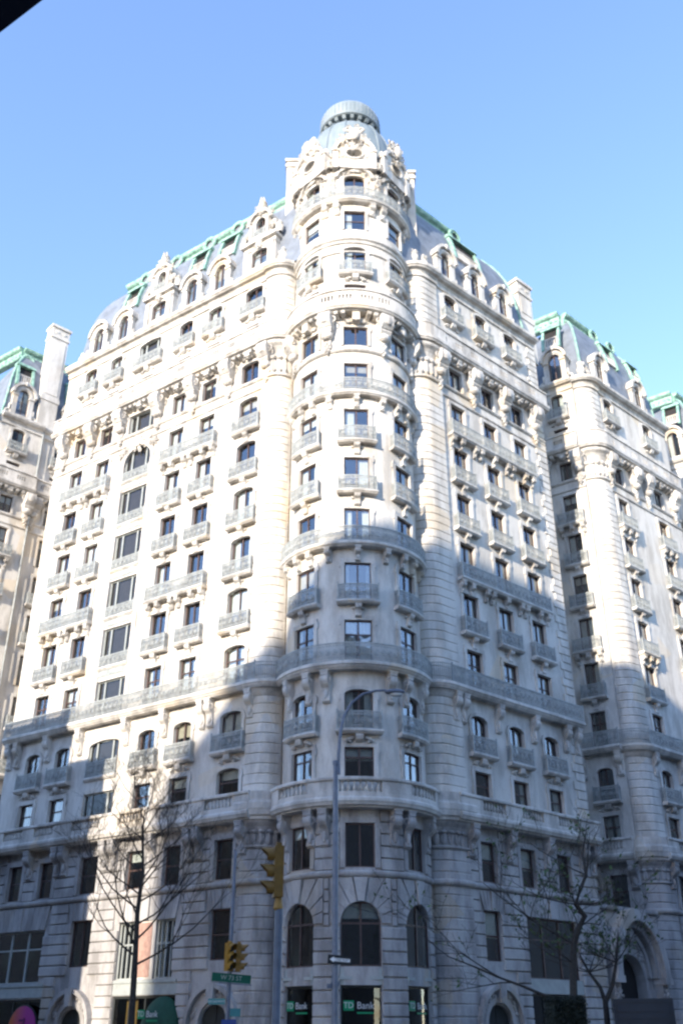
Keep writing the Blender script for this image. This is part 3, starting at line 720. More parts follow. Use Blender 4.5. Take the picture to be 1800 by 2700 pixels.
# --- right wing
colsR = [(11.82, 1.5, 'N'), (15.45, 1.5, 'N'), (19.05, 1.5, 'N')]
baseR = [(10.75, 12.9, -1.68, 1.3, 0.95), (14.8, 19.8, -1.68, 1.9, 0), (11.1, 12.55, 3.45, 6.05, 0), (14.85, 19.75, 2.7, 5.95, 0)]
wing(FR_, 8.9, 22.4, colsR, [(11.82, 15.45, 19.05)], base_holes=baseR, consoles=(9.6, 10.3, 13.63, 17.25, 20.7, 21.9), f3cons=(10.2, 13.63, 17.25, 20.9, 22.0), brackets=(9.95, 13.63, 17.25, 21.1), jit=0.004)
stone_balustrade(FR_, 8.8, 22.4, [(11.82, 2.1), (15.45, 2.1), (19.05, 2.1)], 0.004)
sweep(FR_, 'string_course', STR_PROF, 8.8, 22.4, BASE, 7.154)
rhR = list(baseR) + [(10.8, 12.9, 6.05, 7.2, 0), (14.4, 20.3, 5.95, 7.2, 0), (14.8, 19.8, 1.9, 2.7, 0), (10.0, 13.6, 0.2, 2.6, 0)]
rustic(FR_, 9.0, 22.35, -1.7, 7.15, 0.59, rhR)
rustic(FR_, 9.0, 22.35, 7.5, 10.6, 0.62, [(c - 0.98, c + 0.98, 7.55, 10.1, 0) for c, w_, k in colsR])
fan(FR_, 11.82, 0.74, 6.07, 7.13); fan(FR_, 17.3, 2.5, 5.97, 7.13, 11, 1.12)
window(FR_, 11.82, 3.45, 1.45, 2.6, 'sash', BROWN, False); window(FR_, 17.3, 2.7, 4.9, 3.25, 'shop3', BROWN, False, curtains=False)
mb = MB(); mb.box(-2.5, 2.5, -0.06, 0.02, 0, 0.75); inst('shop_fascia', mb.mesh('fascia', PALE), HOTEL, FR_.M(17.3, 1.93))

# quoins at the free end of the right wing
z = 10.65; i = 0
while z < 51.4:
    if not (18.2 < z < 18.9 or 44.0 < z < 46.6):
        L = 1.25 if i % 2 == 0 else 0.95
        mb = MB(); mb.chbox(-L, 0.0, -0.09, 0.02, 0, 0.555, 0.03); mb.chbox(0.002, 0.002 + 0.06, -0.09, 0.5 if i % 2 else 0.8, 0, 0.555, 0.02)
        inst('quoin', cached(('quoin', i % 2), lambda: mb.mesh('quoin', STONE)), HOTEL, FR_.M(22.4, z))
    z += 0.6; i += 1

# ------------------------------------------------------------------ rounded corner piers, one stone course at a time
def pier_plan(a_flat, c, sg, r=1.28, proud=0.14, back=1.4):
    """plan outline (x,y) in facade coordinates: flat strip from a_flat to c, then a quarter-round turning the corner"""
    pts = [(a_flat, 0.02), (a_flat, -proud), (c, -proud)]
    for k in range(1, 9): t = pi / 2 * 1.12 * k / 8; pts.append((c + sg * r * sin(t), -proud + r - r * cos(t)))
    pts.append((c + sg * r * 0.95, back)); pts.append((c, back)); pts.append((c, 0.02))
    return pts if sg > 0 else pts
def shrink(pts, e):
    cx = sum(p[0] for p in pts) / len(pts); cy = sum(p[1] for p in pts) / len(pts) + 0.3
    out = []
    for x, y in pts:
        d = sqrt((x - cx) ** 2 + (y - cy) ** 2); out.append((cx + (x - cx) * (1 - e / d), cy + (y - cy) * (1 - e / d)) if y < 1.0 else (x, y))
    return out
def pier(F, a_flat, c, sg, m_low, z_end=51.4):
    pts = pier_plan(a_flat, c, sg); inn = shrink(pts, 0.06)
    mb = MB(); mb.plan(inn, 10.6, 52.0); inst('pier', mb.mesh('pier', STONE), HOTEL, F.M(0, 0))
    mb = MB(); mb.plan(inn, -1.7, 10.597); inst('pier', mb.mesh('pier', m_low), HOTEL, F.M(0, 0))
    def ring_mesh(h_, m):
        mb = MB(); n = len(pts); sh = shrink(pts, 0.035); L = [(sh, 0), (pts, 0.035), (pts, h_ - 0.035), (sh, h_)]
        vs = [(x, y, zz) for P, zz in L for x, y in P]
        fs = [(k * n + i, k * n + (i + 1) % n, (k + 1) * n + (i + 1) % n, (k + 1) * n + i) for k in range(3) for i in range(n)]
        fs += [tuple(range(n - 1, -1, -1)), tuple(3 * n + i for i in range(n))]
        return mb.add(vs, fs).mesh('stone_course', m)
    zs = -1.7; i = 0
    while zs < z_end:
        h_ = 0.60
        if not (7.0 < zs + 0.3 < 7.55 or 10.2 < zs + 0.3 < 12.3 or 18.1 < zs + 0.3 < 18.95 or 41.6 < zs + 0.3 < 46.7):
            m = m_low if zs < 10.4 else STONE
            inst('stone_course', cached(('pc', a_flat, c, m.name), lambda: ring_mesh(h_ - 0.05, m)), HOTEL, F.M(0, zs))
        zs += h_; i += 1
    # mouldings turned round the pier
    def ringed(name, prof, z, m):
        mb = MB(); n = len(pts) - 3; path = pts[1:-2]; vs = []; fs = []; k = len(prof)
        cx, cy = c, 1.28 - 0.14
        for x, y in path:
            if (x - c) * sg <= 0: dx, dy = 0, -1
            else: L = sqrt((x - cx) ** 2 + (y - cy) ** 2); dx, dy = (x - cx) / L, (y - cy) / L
            vs += [(x + dx * d, y + dy * d, zz) for d, zz in prof]
        for a in range(len(path) - 1):
            for j in range(k): fs.append((a * k + j, a * k + (j + 1) % k, (a + 1) * k + (j + 1) % k, (a + 1) * k + j))
        fs += [tuple(range(k - 1, -1, -1)), tuple((len(path) - 1) * k + j for j in range(k))]
        inst(name, mb.add(vs, fs).mesh(name, m), HOTEL, F.M(0, z))
    ringed('string_course', STR_PROF, 7.158, BASE); ringed('belt_balcony', [(d * 0.85, zz) for d, zz in BELT_PROF], 18.408, TRIM)
    ringed('balustrade_cornice', [(d * 0.8, zz * 1.93) for d, zz in BAL_PROF], 10.608, TRIM)
    ringed('main_cornice', [(d * 0.9, zz) for d, zz in CORN_PROF], 44.738, TRIM); ringed('parapet', [(0.0, 0), (0.68, 0), (0.68, 1.2), (0.74, 1.25), (0.74, 1.38), (0.0, 1.38)], 45.242, TRIM)
    ringed('upper_cornice', UPC_PROF, 52.012, TRIM)
    # belt railing round the pier
    mb = MB()
    pp = []
    for x, y in pts[1:-3]:
        if (x - c) * sg <= 0: dx, dy = 0, -1
        else: L = sqrt((x - c) ** 2 + (y - 1.14) ** 2); dx, dy = (x - c) / L, (y - 1.14) / L
        pp.append((x + dx * 0.5, y + dy * 0.5))
    for zz, t in ((0.05, 0.022), (0.92, 0.016), (1.1, 0.03)): mb.tube([(x, y, zz) for x, y in pp], t, 4)
    for (x, y), (x2, y2) in zip(pp, pp[1:]):
        L = sqrt((x2 - x) ** 2 + (y2 - y) ** 2); n = max(1, int(L / 0.11))
        for k in range(n): X = x + (x2 - x) * k / n; Y = y + (y2 - y) * k / n; mb.box(X - 0.016, X + 0.016, Y - 0.016, Y + 0.016, 0.02, 1.1)
    inst('belt_railing', mb.mesh('belt_railing', IRON), HOTEL, F.M(0, 18.86))
    # corbelled capital under the cornice: flaring mouldings with upright leaves between them
    ringed('capital_moulding', [(-0.02, 0), (0.10, 0.02), (0.14, 0.12), (0.10, 0.22), (-0.02, 0.24)], 41.9, TRIM)
    ringed('capital_moulding', [(-0.02, 0), (0.06, 0.0), (0.10, 0.25), (0.20, 0.5), (0.36, 0.72), (0.56, 0.88), (0.62, 0.98), (0.62, 1.12), (-0.02, 1.12)], 43.6, TRIM)
    ringed('capital_moulding', [(-0.02, 0), (0.07, 0.02), (0.12, 0.10), (0.07, 0.18), (-0.02, 0.2)], 9.1, BASE)
    ringed('capital_moulding', [(-0.02, 0), (0.08, 0.1), (0.2, 0.4), (0.36, 0.6), (0.4, 0.75), (-0.02, 0.75)], 9.86, BASE)
    ringed('capital_moulding', [(-0.02, 0), (0.08, 0.08), (0.22, 0.3), (0.34, 0.42), (-0.02, 0.45)], 17.95, TRIM)
    def pier_leaf(zz, h_, wd, n, d0, m):
        for k in range(n):
            t = -0.35 + (pi / 2 * 1.05 + 0.35) * k / (n - 1)
            if t < 0: X, Y, ang = c + sg * t * 1.3, -0.14, 0.0
            else: X, Y, ang = c + sg * 1.28 * sin(t), 1.14 - 1.28 * cos(t), sg * t
            def f():
                mb = MB(); mb.ellr((0, -d0 * 0.4, h_ * 0.45), (wd * 0.5, 0.10, h_ * 0.5), 0.0, 8, 6); mb.ell((0, -d0 - 0.06, h_ * 0.92), (wd * 0.42, 0.13, h_ * 0.14), 8, 5); mb.box(-0.03, 0.03, -d0 * 0.4 - 0.13, 0, 0.1, h_ * 0.8); return mb.mesh('capital_leaf', m)
            inst('capital_leaf', cached(('pleaf', h_, wd, d0, m.name), f), HOTEL, F.M(0, zz) @ Matrix.Translation((X, Y, 0)) @ Matrix.Rotation(ang, 4, 'Z'))
    pier_leaf(42.2, 1.35, 0.52, 7, 0.12, TRIM); pier_leaf(9.3, 0.75, 0.42, 7, 0.10, BASE)
    # finial vases over the upper cornice
    mb = MB()
    for x in (a_flat + (c - a_flat) * 0.5, c + sg * 0.5):
        mb.box(x - 0.36, x + 0.36, 0.15, 0.85, 52.5, 53.2); mb.lathe([(0.2, 53.2), (0.36, 53.5), (0.42, 53.8), (0.25, 54.05), (0.34, 54.2), (0.12, 54.35), (0, 54.4)], x, 0.5, 8)
        for k in range(5): mb.ell((x + random.uniform(-.25, .25), 0.5 + random.uniform(-.2, .2), 54.35 + random.uniform(-.05, .25)), (.16, .16, .18), 6, 4)
    inst('roof_vase', mb.mesh('roof_vase', TRIM), HOTEL, F.M(0, 0))
pier(FL, -7.25, -6.7, 1, BASE)
pier(FR_, 10.15, 8.98, -1, BASE)

# ------------------------------------------------------------------ the round tower
PH = [radians(48) * k * RT for k in (-1, 0, 1)]; TS = radians(112) * RT
th = []
def tcol(s):
    th.append((s - 1.05, s + 1.05, -1.68, 2.05, 0)); th.append((s - 1.05, s + 1.05, 2.9, 5.95, 1.05)); th.append((s - 0.8, s + 0.8, 7.63, 9.9, 0))
    window(TW, s, 2.9, 2.1, 3.05, 'casement_t', BROWN, False); window(TW, s, 7.63, 1.6, 2.27, 'casement', BROWN, True, sw=0.26, sd=0.1)
    w_ = 1.65
    th.append((s - w_ / 2, s + w_ / 2, 12.35, 14.0, 0)); window(TW, s, 12.35, w_, 1.65, 'casement_t', BROWN)
    th.append((s - w_ / 2, s + w_ / 2, 15.0, 17.3, 0.28)); window(TW, s, 15.0, w_, 2.3, 'casement', BROWN, True, 0.28); balcony(TW, s, 14.68, 2.5, 0.5, 1.02, 'swag')
    th.append((s - w_ / 2, s + w_ / 2, 18.95, 21.6, 0)); window(TW, s, 18.95, w_, 2.65, 'casement_t', BROWN)
    for f in range(7, 12):
        z = ZF[f]; th.append((s - w_ / 2, s + w_ / 2, z + 0.3, z + 2.85, 0)); window(TW, s, z + 0.3, w_, 2.55, 'casement', BROWN)
        if f in (7, 9, 10): balcony(TW, s, z, 2.45)
    th.append((s - 0.85, s + 0.85, 42.15, 43.75, 0)); window(TW, s, 42.15, 1.7, 1.6, 'casement', BROWN, True, sw=0.18)
    th.append((s - 0.8, s + 0.8, 48.75, 51.2, 0.22)); window(TW, s, 48.75, 1.6, 2.45, 'casement', BROWN, True, 0.22); balcony(TW, s, 48.4, 2.4, 0.5, 0.95, 'swag')
    th.append((s - 0.8, s + 0.8, 47.3, 47.68, 0)); window(TW, s, 47.3, 1.6, 0.38, 'single', BROWN, False, curtains=False)
    # carved keystone under the main cornice
    mb = MB(); mb.box(-0.26, 0.26, -0.55, 0.02, 44.0, 44.68); mb.ell((0, -0.5, 44.2), (0.2, 0.14, 0.3), 6, 4)
    for sx in (-1, 1): mb.carve(sx * 0.5, -0.1, 44.05, 0.34, 5, pi, 0 if sx > 0 else 0)
    inst('carved_cartouche', mb.mesh('cartouche', TRIM), HOTEL, TW.M(s, 0))
for s in PH: tcol(s)
def upper_col(s):
    th.append((s - 0.8, s + 0.8, 53.05, 54.95, 0)); window(TW, s, 53.05, 1.6, 1.9, 'sash', BROWN, True, sw=0.2)
    th.append((s - 0.8, s + 0.8, 56.15, 58.6, 0.22)); window(TW, s, 56.15, 1.6, 2.45, 'casement', BROWN, True, 0.22)
for k in (-2, -1, 0, 1, 2): upper_col(radians(48) * k * RT)
inst('tower_wall', wall_mesh(TW, -TS, TS, -1.7, 60.0, th, [STONE, ROOM, BASE]), HOTEL, TW.M(0, 0))
# string courses and balconies turned round the tower
sweep(TW, 'string_course', STR_PROF, -TS * .7, TS * .7, BASE, 7.146)
stone_balustrade(TW, -TS * .64, TS * .64, [(PH[0], 2.0), (PH[1], 2.0), (PH[2], 2.0)], -0.006)
def tbelt(z, D, arc=0.68, prof=None, nbr=(), rail=True, bw=0.34, bh=0.8, h_=1.02):
    k = D / 0.72
    p = prof or [(d * k if d > 0 else d, zz) for d, zz in BELT_PROF]
    sweep(TW, 'belt_balcony', p, -TS * arc, TS * arc, TRIM, z)
    if rail:
        top = max(zz for d, zz in p); G = Fr(TW.o, TW.ang, RT + D - 0.1); L = 2 * TS * arc * (RT + D) / RT
        mb = MB(); rail_panel(mb, -L / 2, L / 2, 0, 0, h_, seg=int(L / 0.3)); inst('belt_railing', G.fin(mb).mesh('belt_railing', IRON), HOTEL, G.M(0, z + top))
    for a in nbr: inst('console', scroll_mesh(bw, bh, D - 0.14), HOTEL, TW.M(radians(a) * RT, z - 0.09))
tbelt(18.394, 0.71, nbr=(-62, -40, -25, 25, 40, 62), bw=0.46, bh=1.75, h_=1.12)
slim = [(-0.02, 0), (0.42, 0), (0.47, 0.07), (0.52, 0.1), (0.55, 0.16), (0.55, 0.28), (0.5, 0.33), (-0.02, 0.33)]
tbelt(26.33, 0.62, prof=[(d * 1.12, z) for d, z in slim], nbr=(-72, -55, -41, -24, 0, 24, 41, 55, 72))
tbelt(37.73, 0.52, prof=[(d * 0.95, z) for d, z in slim], nbr=(-72, -55, -41, -24, 0, 24, 41, 55, 72))
tbelt(55.7, 0.55, arc=1.0, prof=[(-0.02, -0.1), (0.35, -0.05), (0.45, 0.05), (0.52, 0.1), (0.55, 0.25), (0.5, 0.32), (-0.02, 0.32)], nbr=(-80, -68, -30, -18, 18, 30, 68, 80), bw=0.42, bh=1.05)
sweep(TW, 'main_cornice', CORN_PROF, -TS * .8, TS * .8, TRIM, 44.72)
sweep(TW, 'sill_course', SILL_PROF, -TS * .8, TS * .8, TRIM, 41.55)
sweep(TW, 'ring_moulding', [(-0.02, -0.3), (0.1, -0.28), (0.16, -0.1), (0.3, 0), (0.34, 0.14), (0.3, 0.26), (0.14, 0.32), (0.2, 0.4), (0.2, 0.5), (-0.02, 0.55)], -TS, TS, TRIM, 51.9)
sweep(TW, 'ring_moulding', [(-0.02, 0), (0.1, 0.02), (0.12, 0.12), (-0.02, 0.16)], -TS, TS, TRIM, 50.9 - 0.2)
parapet(TW, -TS * .78, TS * .78, [radians(a) * RT for a in (-70, -57, -24, -9, 9, 24, 57, 70)])
for a in (-72, -26, 26, 72): inst('cornice_bracket', big_bracket_mesh(), HOTEL, TW.M(radians(a) * RT, 44.63))
for a in (-64, -58, -40, -34, -17, -11, 11, 17, 34, 40, 58, 64): inst('modillion', CACHE['modil'], HOTEL, TW.M(radians(a) * RT, 44.71))
for a in (-36, -25, -62, 25, 36, 62): inst('console', scroll_mesh(0.48, 1.85, 0.66, m=BASE), HOTEL, TW.M(radians(a) * RT, 10.5))
trh = [(s - 1.05, s + 1.05, -1.7, 4.9, 0) for s in PH] + [(s - 1.62, s + 1.62, 4.9, 7.2, 0) for s in PH]
rustic(TW, -TS * .66, TS * .66, -1.7, 7.15, 0.59, trh)
rustic(TW, -TS * .66, TS * .66, 7.5, 10.6, 0.62, [(s - 1.08, s + 1.08, 7.55, 10.15, 0) for s in PH])
for s in PH:
    arch_stones(TW, s, 1.06, 4.9, 1.06, 1.6, 7.12)
    mb = MB(); mb.box(-1.05, 1.05, -0.04, 0.1, 2.08, 2.85); mb.box(-1.1, 1.1, -0.12, 0.1, 2.3, 2.45); inst('shop_fascia', TW.fin(mb).mesh('fascia', PALE), HOTEL, TW.M(s, 0))

# ---- crown of the tower
CR = Fr(AX, TW.ang, RT + 0.02)
def lucarne(a):
    """carved stone dormer-gable with an oval window, crown piece and side scrolls"""
    mb = MB(); hw = 1.42; n = 14
    # arched gable face with an oval hole
    outer = [(-hw, 59.2)] + [(-hw * cos(pi * t / n), 60.9 + 1.35 * sin(pi * t / n)) for t in range(n + 1)] + [(hw, 59.2)]
    k = 24
    def oval(t): return (0.66 * cos(t), 60.75 + 0.46 * sin(t))
    def onout(t):
        dx, dz = cos(t), sin(t); best = None; pts = outer + [outer[0]]
        for (x1, z1), (x2, z2) in zip(pts, pts[1:]):
            ex, ez = x2 - x1, z2 - z1; den = dx * ez - dz * ex
            if abs(den) < 1e-9: continue
            u = (x1 * ez - (z1 - 60.75) * ex) / den; v = (x1 * dz - (z1 - 60.75) * dx) / den
            if u > 0 and -1e-6 <= v <= 1 + 1e-6 and (best is None or u < best): best = u
        return (dx * best, 60.75 + dz * best)
    for i in range(k):
        t0, t1 = 2 * pi * i / k, 2 * pi * (i + 1) / k
        mb.prism([oval(t0), onout(t0), onout(t1), oval(t1)], -0.2, 0.9)
    for i in range(n):
        P = lambda t, e: (-(hw + e) * cos(pi * t / n), 60.9 + (1.35 + e) * sin(pi * t / n))
        mb.prism([P(i, -0.02), P(i, 0.24), P(i + 1, 0.24), P(i + 1, -0.02)], -0.42, 0.9)
    mb.ring((0, -0.24, 60.75), 0.54, 0.1, 24, 6, 1.32)
    for sx in (-1, 1):
        mb.box(sx * 1.5 - 0.22, sx * 1.5 + 0.22, -0.3, 0.8, 59.1, 60.9)
        mb.box(sx * 1.5 - 0.28, sx * 1.5 + 0.28, -0.36, 0.8, 60.902, 61.1)
        mb.ring((sx * 1.75, -0.1, 59.55), 0.3, 0.13, 12, 6); mb.ell((sx * 1.75, -0.1, 59.55), 0.16, 6, 4)
        mb.lathe([(0.16, 61.1), (0.26, 61.35), (0.2, 61.6), (0.06, 61.85), (0, 61.9)], sx * 1.5, 0.1, 8)
    mb.ell((0, -0.5, 62.6), (0.42, 0.28, 0.62), 10, 7)                    # cartouche
    mb.carve(0, -0.36, 62.7, 1.0, 10, 2 * pi, 0.3, 0.2); mb.carve(0, -0.3, 61.65, 0.55, 6, 1.2 * pi, pi * 0.9, 0.16)
    for sx in (-1, 1): mb.carve(sx * 0.75, -0.32, 62.2, 0.6, 6, 2 * pi, 0.5, 0.16); mb.carve(sx * 0.95, -0.22, 60.4, 0.36, 5, 2 * pi, 0.2, 0.08); mb.ring((sx * 0.5, -0.42, 63.25), 0.2, 0.08, 12, 5)
    o = inst('lucarne', mb.mesh('lucarne', TRIM), HOTEL, CR.M(radians(a) * CR.R, 0, 0.12))
    mb = MB(); mb.box(-0.75, 0.75, 0.45, 0.5, 60.2, 61.3); inst('dark_panel', mb.mesh('oval_recess', ROOM), o, Matrix.Identity(4))
    mb = MB(); mb.box(-0.03, 0.03, 0.2, 0.26, 60.25, 61.25); mb.box(-0.65, 0.65, 0.2, 0.26, 60.72, 60.78); inst('window_bar', mb.mesh('bar', PALE), o, Matrix.Identity(4))
for a in (-96, -48, 0, 48, 96): lucarne(a)
def arc_cornice(a):
    """curved hood over the windows between the lucarnes"""
    mb = MB(); n = 12; hw = 1.25
    for i in range(n):
        P = lambda t, e: (-(hw + e) * cos(pi * t / n), 58.5 + (0.75 + e) * sin(pi * t / n))
        mb.prism([P(i, 0), P(i, 0.26), P(i + 1, 0.26), P(i + 1, 0)], -0.3, 0.03)
    mb.carve(0, -0.16, 58.95, 0.5, 7, 1.1 * pi, -0.05 * pi)
    for sx in (-1, 1): mb.carve(sx * 0.75, -0.1, 58.75, 0.34, 5, 2 * pi, 0.4)
    inst('window_hood', TW.fin(mb).mesh('hood', TRIM), HOTEL, TW.M(radians(a) * RT, 0))
for a in (-96, -48, 0, 48, 96): arc_cornice(a)
for a in (-72, -24, 24, 72):
    mb = MB()
    mb.carve(0, -0.24, 58.7, 0.55, 8, 2 * pi, 0.2); mb.carve(0, -0.24, 57.7, 0.42, 7, 2 * pi, 0.5); mb.ellr((0, -0.24, 57.0), (0.16, 0.12, 0.5), 0.0)
    mb.box(-0.3, 0.3, -0.2, 0.02, 56.2, 59.2)
    inst('carved_trophy', mb.mesh('trophy', TRIM), HOTEL, TW.M(radians(a) * RT, 0))
def rotpart(name, prof, m, n=64, smooth=True):
    mb = MB(); mb.lathe(prof, 0, 0, n); return inst(name, mb.mesh(name, m, smooth), HOTEL, Matrix.Translation((0, 0, GZ)) @ Matrix.Rotation(TW.ang, 4, 'Z'))
rotpart('crown_cornice', [(RT - 0.3, 59.1), (RT + 0.1, 59.1), (RT + 0.16, 59.25), (RT + 0.28, 59.32), (RT + 0.32, 59.5), (RT + 0.26, 59.6), (RT - 0.2, 59.75), (RT - 0.3, 59.75)], TRIM, smooth=False)
rotpart('attic_drum', [(RT - 0.25, 59.7), (RT - 0.3, 61.3), (RT - 0.12, 61.4), (RT - 0.12, 61.6), (RT - 0.5, 61.65)], TRIM, smooth=False)
dome = [(3.85, 61.6)]
for i in range(1, 13):
    t = i / 12; zz = 61.6 + 5.9 * t; rr = 1.72 + (3.85 - 1.72) * sqrt(max(0, 1 - t ** 2.1)); dome.append((rr, zz))
rotpart('dome', dome, DOMEC)
mb = MB()
for k in range(16):
    a = 2 * pi * (k + 0.5) / 16
    mb.tube([(r * 1.005 * sin(a), -r * 1.005 * cos(a), z) for r, z in dome], 0.075, 5)
inst('dome_rib', mb.mesh('dome_rib', DOMEC), HOTEL, Matrix.Translation((0, 0, GZ)) @ Matrix.Rotation(TW.ang, 4, 'Z'))
rotpart('lantern_neck', [(1.75, 67.0), (1.95, 67.05), (1.95, 67.2), (1.7, 67.3), (1.7, 68.05), (1.9, 68.1)], DOMEC)
rotpart('lantern_gallery', [(1.6, 68.02), (2.35, 68.02), (2.5, 67.97), (2.62, 68.06), (2.64, 68.26), (2.55, 68.36), (2.57, 68.75), (2.56, 69.15), (2.50, 69.5), (2.38, 69.78), (2.18, 69.98), (1.85, 70.12), (1.2, 70.25)], DOMEC, smooth=False)
mb = MB(); mb.lathe([(1.25, 70.2), (1.0, 70.5), (0.5, 70.75), (0, 70.8)], 0, 0, 32); inst('lantern_cap', mb.mesh('lantern_cap', DOMEC, True), HOTEL, Matrix.Translation((0, 0, GZ)))
mb = MB()
for k in range(48):
    a = 2 * pi * k / 48; mb.tube([(r * sin(a), -r * cos(a), z) for r, z in ((2.575, 68.4), (2.585, 68.75), (2.575, 69.15), (2.52, 69.46))], 0.03, 4)
inst('gallery_ribbing', mb.mesh('gallery_ribbing', DOMEC), HOTEL, Matrix.Translation((0, 0, GZ)))
lb = MB(); lb.profx([(0.05, 0), (-0.78, 0), (-0.8, -0.14), (-0.68, -0.32), (-0.4, -0.42), (-0.2, -0.62), (0.05, -0.68)], -0.15, 0.15); lbm = lb.mesh('gallery_bracket', DOMEC)
LG = Fr(AX, TW.ang, 1.68)
for k in range(22): inst('gallery_bracket', lbm, HOTEL, LG.M(2 * pi * k / 22 * 1.68, 68.01))
# chimney blocks standing behind the tower's shoulders
for sx, zt in ((-1, 65.4), (1, 64.0)):
    mb = MB(); x0, x1 = (4.15, 5.35) if sx > 0 else (-5.35, -4.15)
    mb.box(x0, x1, 0.1, 2.6, 44, zt - 0.9); mb.box(x0 - 0.12, x1 + 0.12, -0.02, 2.72, zt - 0.898, zt - 0.6); mb.box(x0 - 0.02, x1 + 0.02, 0.08, 2.62, zt - 0.598, zt - 0.25); mb.box(x0 - 0.16, x1 + 0.16, -0.06, 2.76, zt - 0.248, zt)
    mb.box(x0 + 0.2, x1 - 0.2, 0.04, 0.1, 56, zt - 1.4)
    inst('chimney', mb.mesh('chimney', STONE), HOTEL, Matrix.Translation((0, 0, GZ)))

# ------------------------------------------------------------------ bodies and mansard roofs
def body(F, s0, s1, depth, z1=52.0, y0=1.45):
    mb = MB(); mb.box(s0 + 0.02, s1 - 0.02, y0, depth, -1.7, z1); mb.box(s0, s0 + 0.35, 0.004, y0, -1.7, z1); mb.box(s1 - 0.35, s1, 0.004, y0, -1.7, z1); mb.box(s0 + 0.35, s1 - 0.35, 0.02, y0, z1 - 0.3, z1 - 0.004)
    inst('wall', mb.mesh('wall_body', STONE), HOTEL, F.M(0, 0))
INS = [(52.4, 0.25), (54.0, 0.45), (55.9, 0.62), (57.2, 0.76), (58.5, 0.97), (59.4, 1.22), (60.3, 1.56), (61.0, 1.92), (61.7, 2.4), (62.3, 2.95)]
def inset_at(z):
    for (z0, i0), (z1, i1) in zip(INS, INS[1:]):
        if z <= z1: return i0 + (i1 - i0) * max(0, (z - z0)) / (z1 - z0)
    return INS[-1][1]
def mansard(F, s0, s1, depth, hipL, hipR, rib=True):
    mb = MB(); vs = []; fs = []
    for z, i in INS:
        a = s0 + (i if hipL else 0); b = s1 - (i if hipR else 0); vs += [(a, i, z), (b, i, z), (b, depth, z), (a, depth, z)]
    k = len(INS)
    for r in range(k - 1):
        for j in range(4): fs.append((r * 4 + j, r * 4 + (j + 1) % 4, (r + 1) * 4 + (j + 1) % 4, (r + 1) * 4 + j))
    fs.append(tuple((k - 1) * 4 + j for j in range(4)))
    mb.add(vs, fs); inst('mansard_roof', mb.mesh('mansard', SLATE), HOTEL, F.M(0, 0))
    # copper ribs on the hips
    for hip, sx in ((hipL, 's0'), (hipR, 's1')):
        if hip and rib: mb = MB(); mb.tube([((s0 + i) if sx == 's0' else (s1 - i), i, z) for z, i in INS], 0.11, 6); inst('hip_rib', mb.mesh('hip_rib', COPPER), HOTEL, F.M(0, 0))
def cresting(F, a, b, y=2.5, side=None, z=61.2):
    """green copper cornice crowning the mansard: soffit, frieze of studs and coping"""
    mb = MB(); prof = [(y + 0.6, z), (y + 0.0, z), (y - 0.08, z + 0.1), (y - 0.08, z + 0.22), (y + 0.1, z + 0.28), (y + 0.06, z + 0.95), (y - 0.14, z + 1.06), (y - 0.26, z + 1.2), (y - 0.30, z + 1.42), (y - 0.22, z + 1.5), (y + 0.6, z + 1.5)]
    mb.profx(prof, a, b)
    n = max(1, int((b - a) / 0.55))
    for i in range(n):
        x = a + (b - a) * (i + 0.5) / n; mb.ell((x, y + 0.04, z + 0.62), (0.15, 0.09, 0.18), 6, 4)
        mb.ell((x, y - 0.15, z + 1.12), (0.08, 0.07, 0.08), 6, 4)
    o = inst('roof_cresting', mb.mesh('roof_cresting', COPPER), HOTEL, F.M(0, 0)); return o
def crest_ring(F, s, y=2.2, z=61.95, R=0.62):
    mb = MB(); mb.ring((0, 0, 0), R, 0.16, 24, 8); mb.ring((0, -0.06, 0), R - 0.2, 0.05, 20, 5)
    o = inst('copper_oculus', mb.mesh('oculus', COPPER), HOTEL, F.M(s, z, -y))
    mb = MB(); mb.lathe([(0, 0), (R, 0)], n=20); me = mb.mesh('oculus_disc', SLATE); inst('oculus_disc', me, o, Matrix.Translation((0, 0.1, 0)) @ Matrix.Rotation(pi / 2, 4, 'X'))
def slope_strip(mb, x0, x1, z0, z1, o0, o1, n=6):
    """strip lying on the mansard slope between two offsets"""
    vs = []; fs = []
    for i in range(n + 1):
        z = z0 + (z1 - z0) * i / n; y = inset_at(z); vs += [(x0, y - o1, z), (x1, y - o1, z), (x1, y - o0, z), (x0, y - o0, z)]
    for i in range(n):
        for j in range(4): fs.append((i * 4 + j, i * 4 + (j + 1) % 4, i * 4 + 4 + (j + 1) % 4, i * 4 + 4 + j))
    fs += [(3, 2, 1, 0), tuple(n * 4 + j for j in range(4))]
    mb.add(vs, fs)
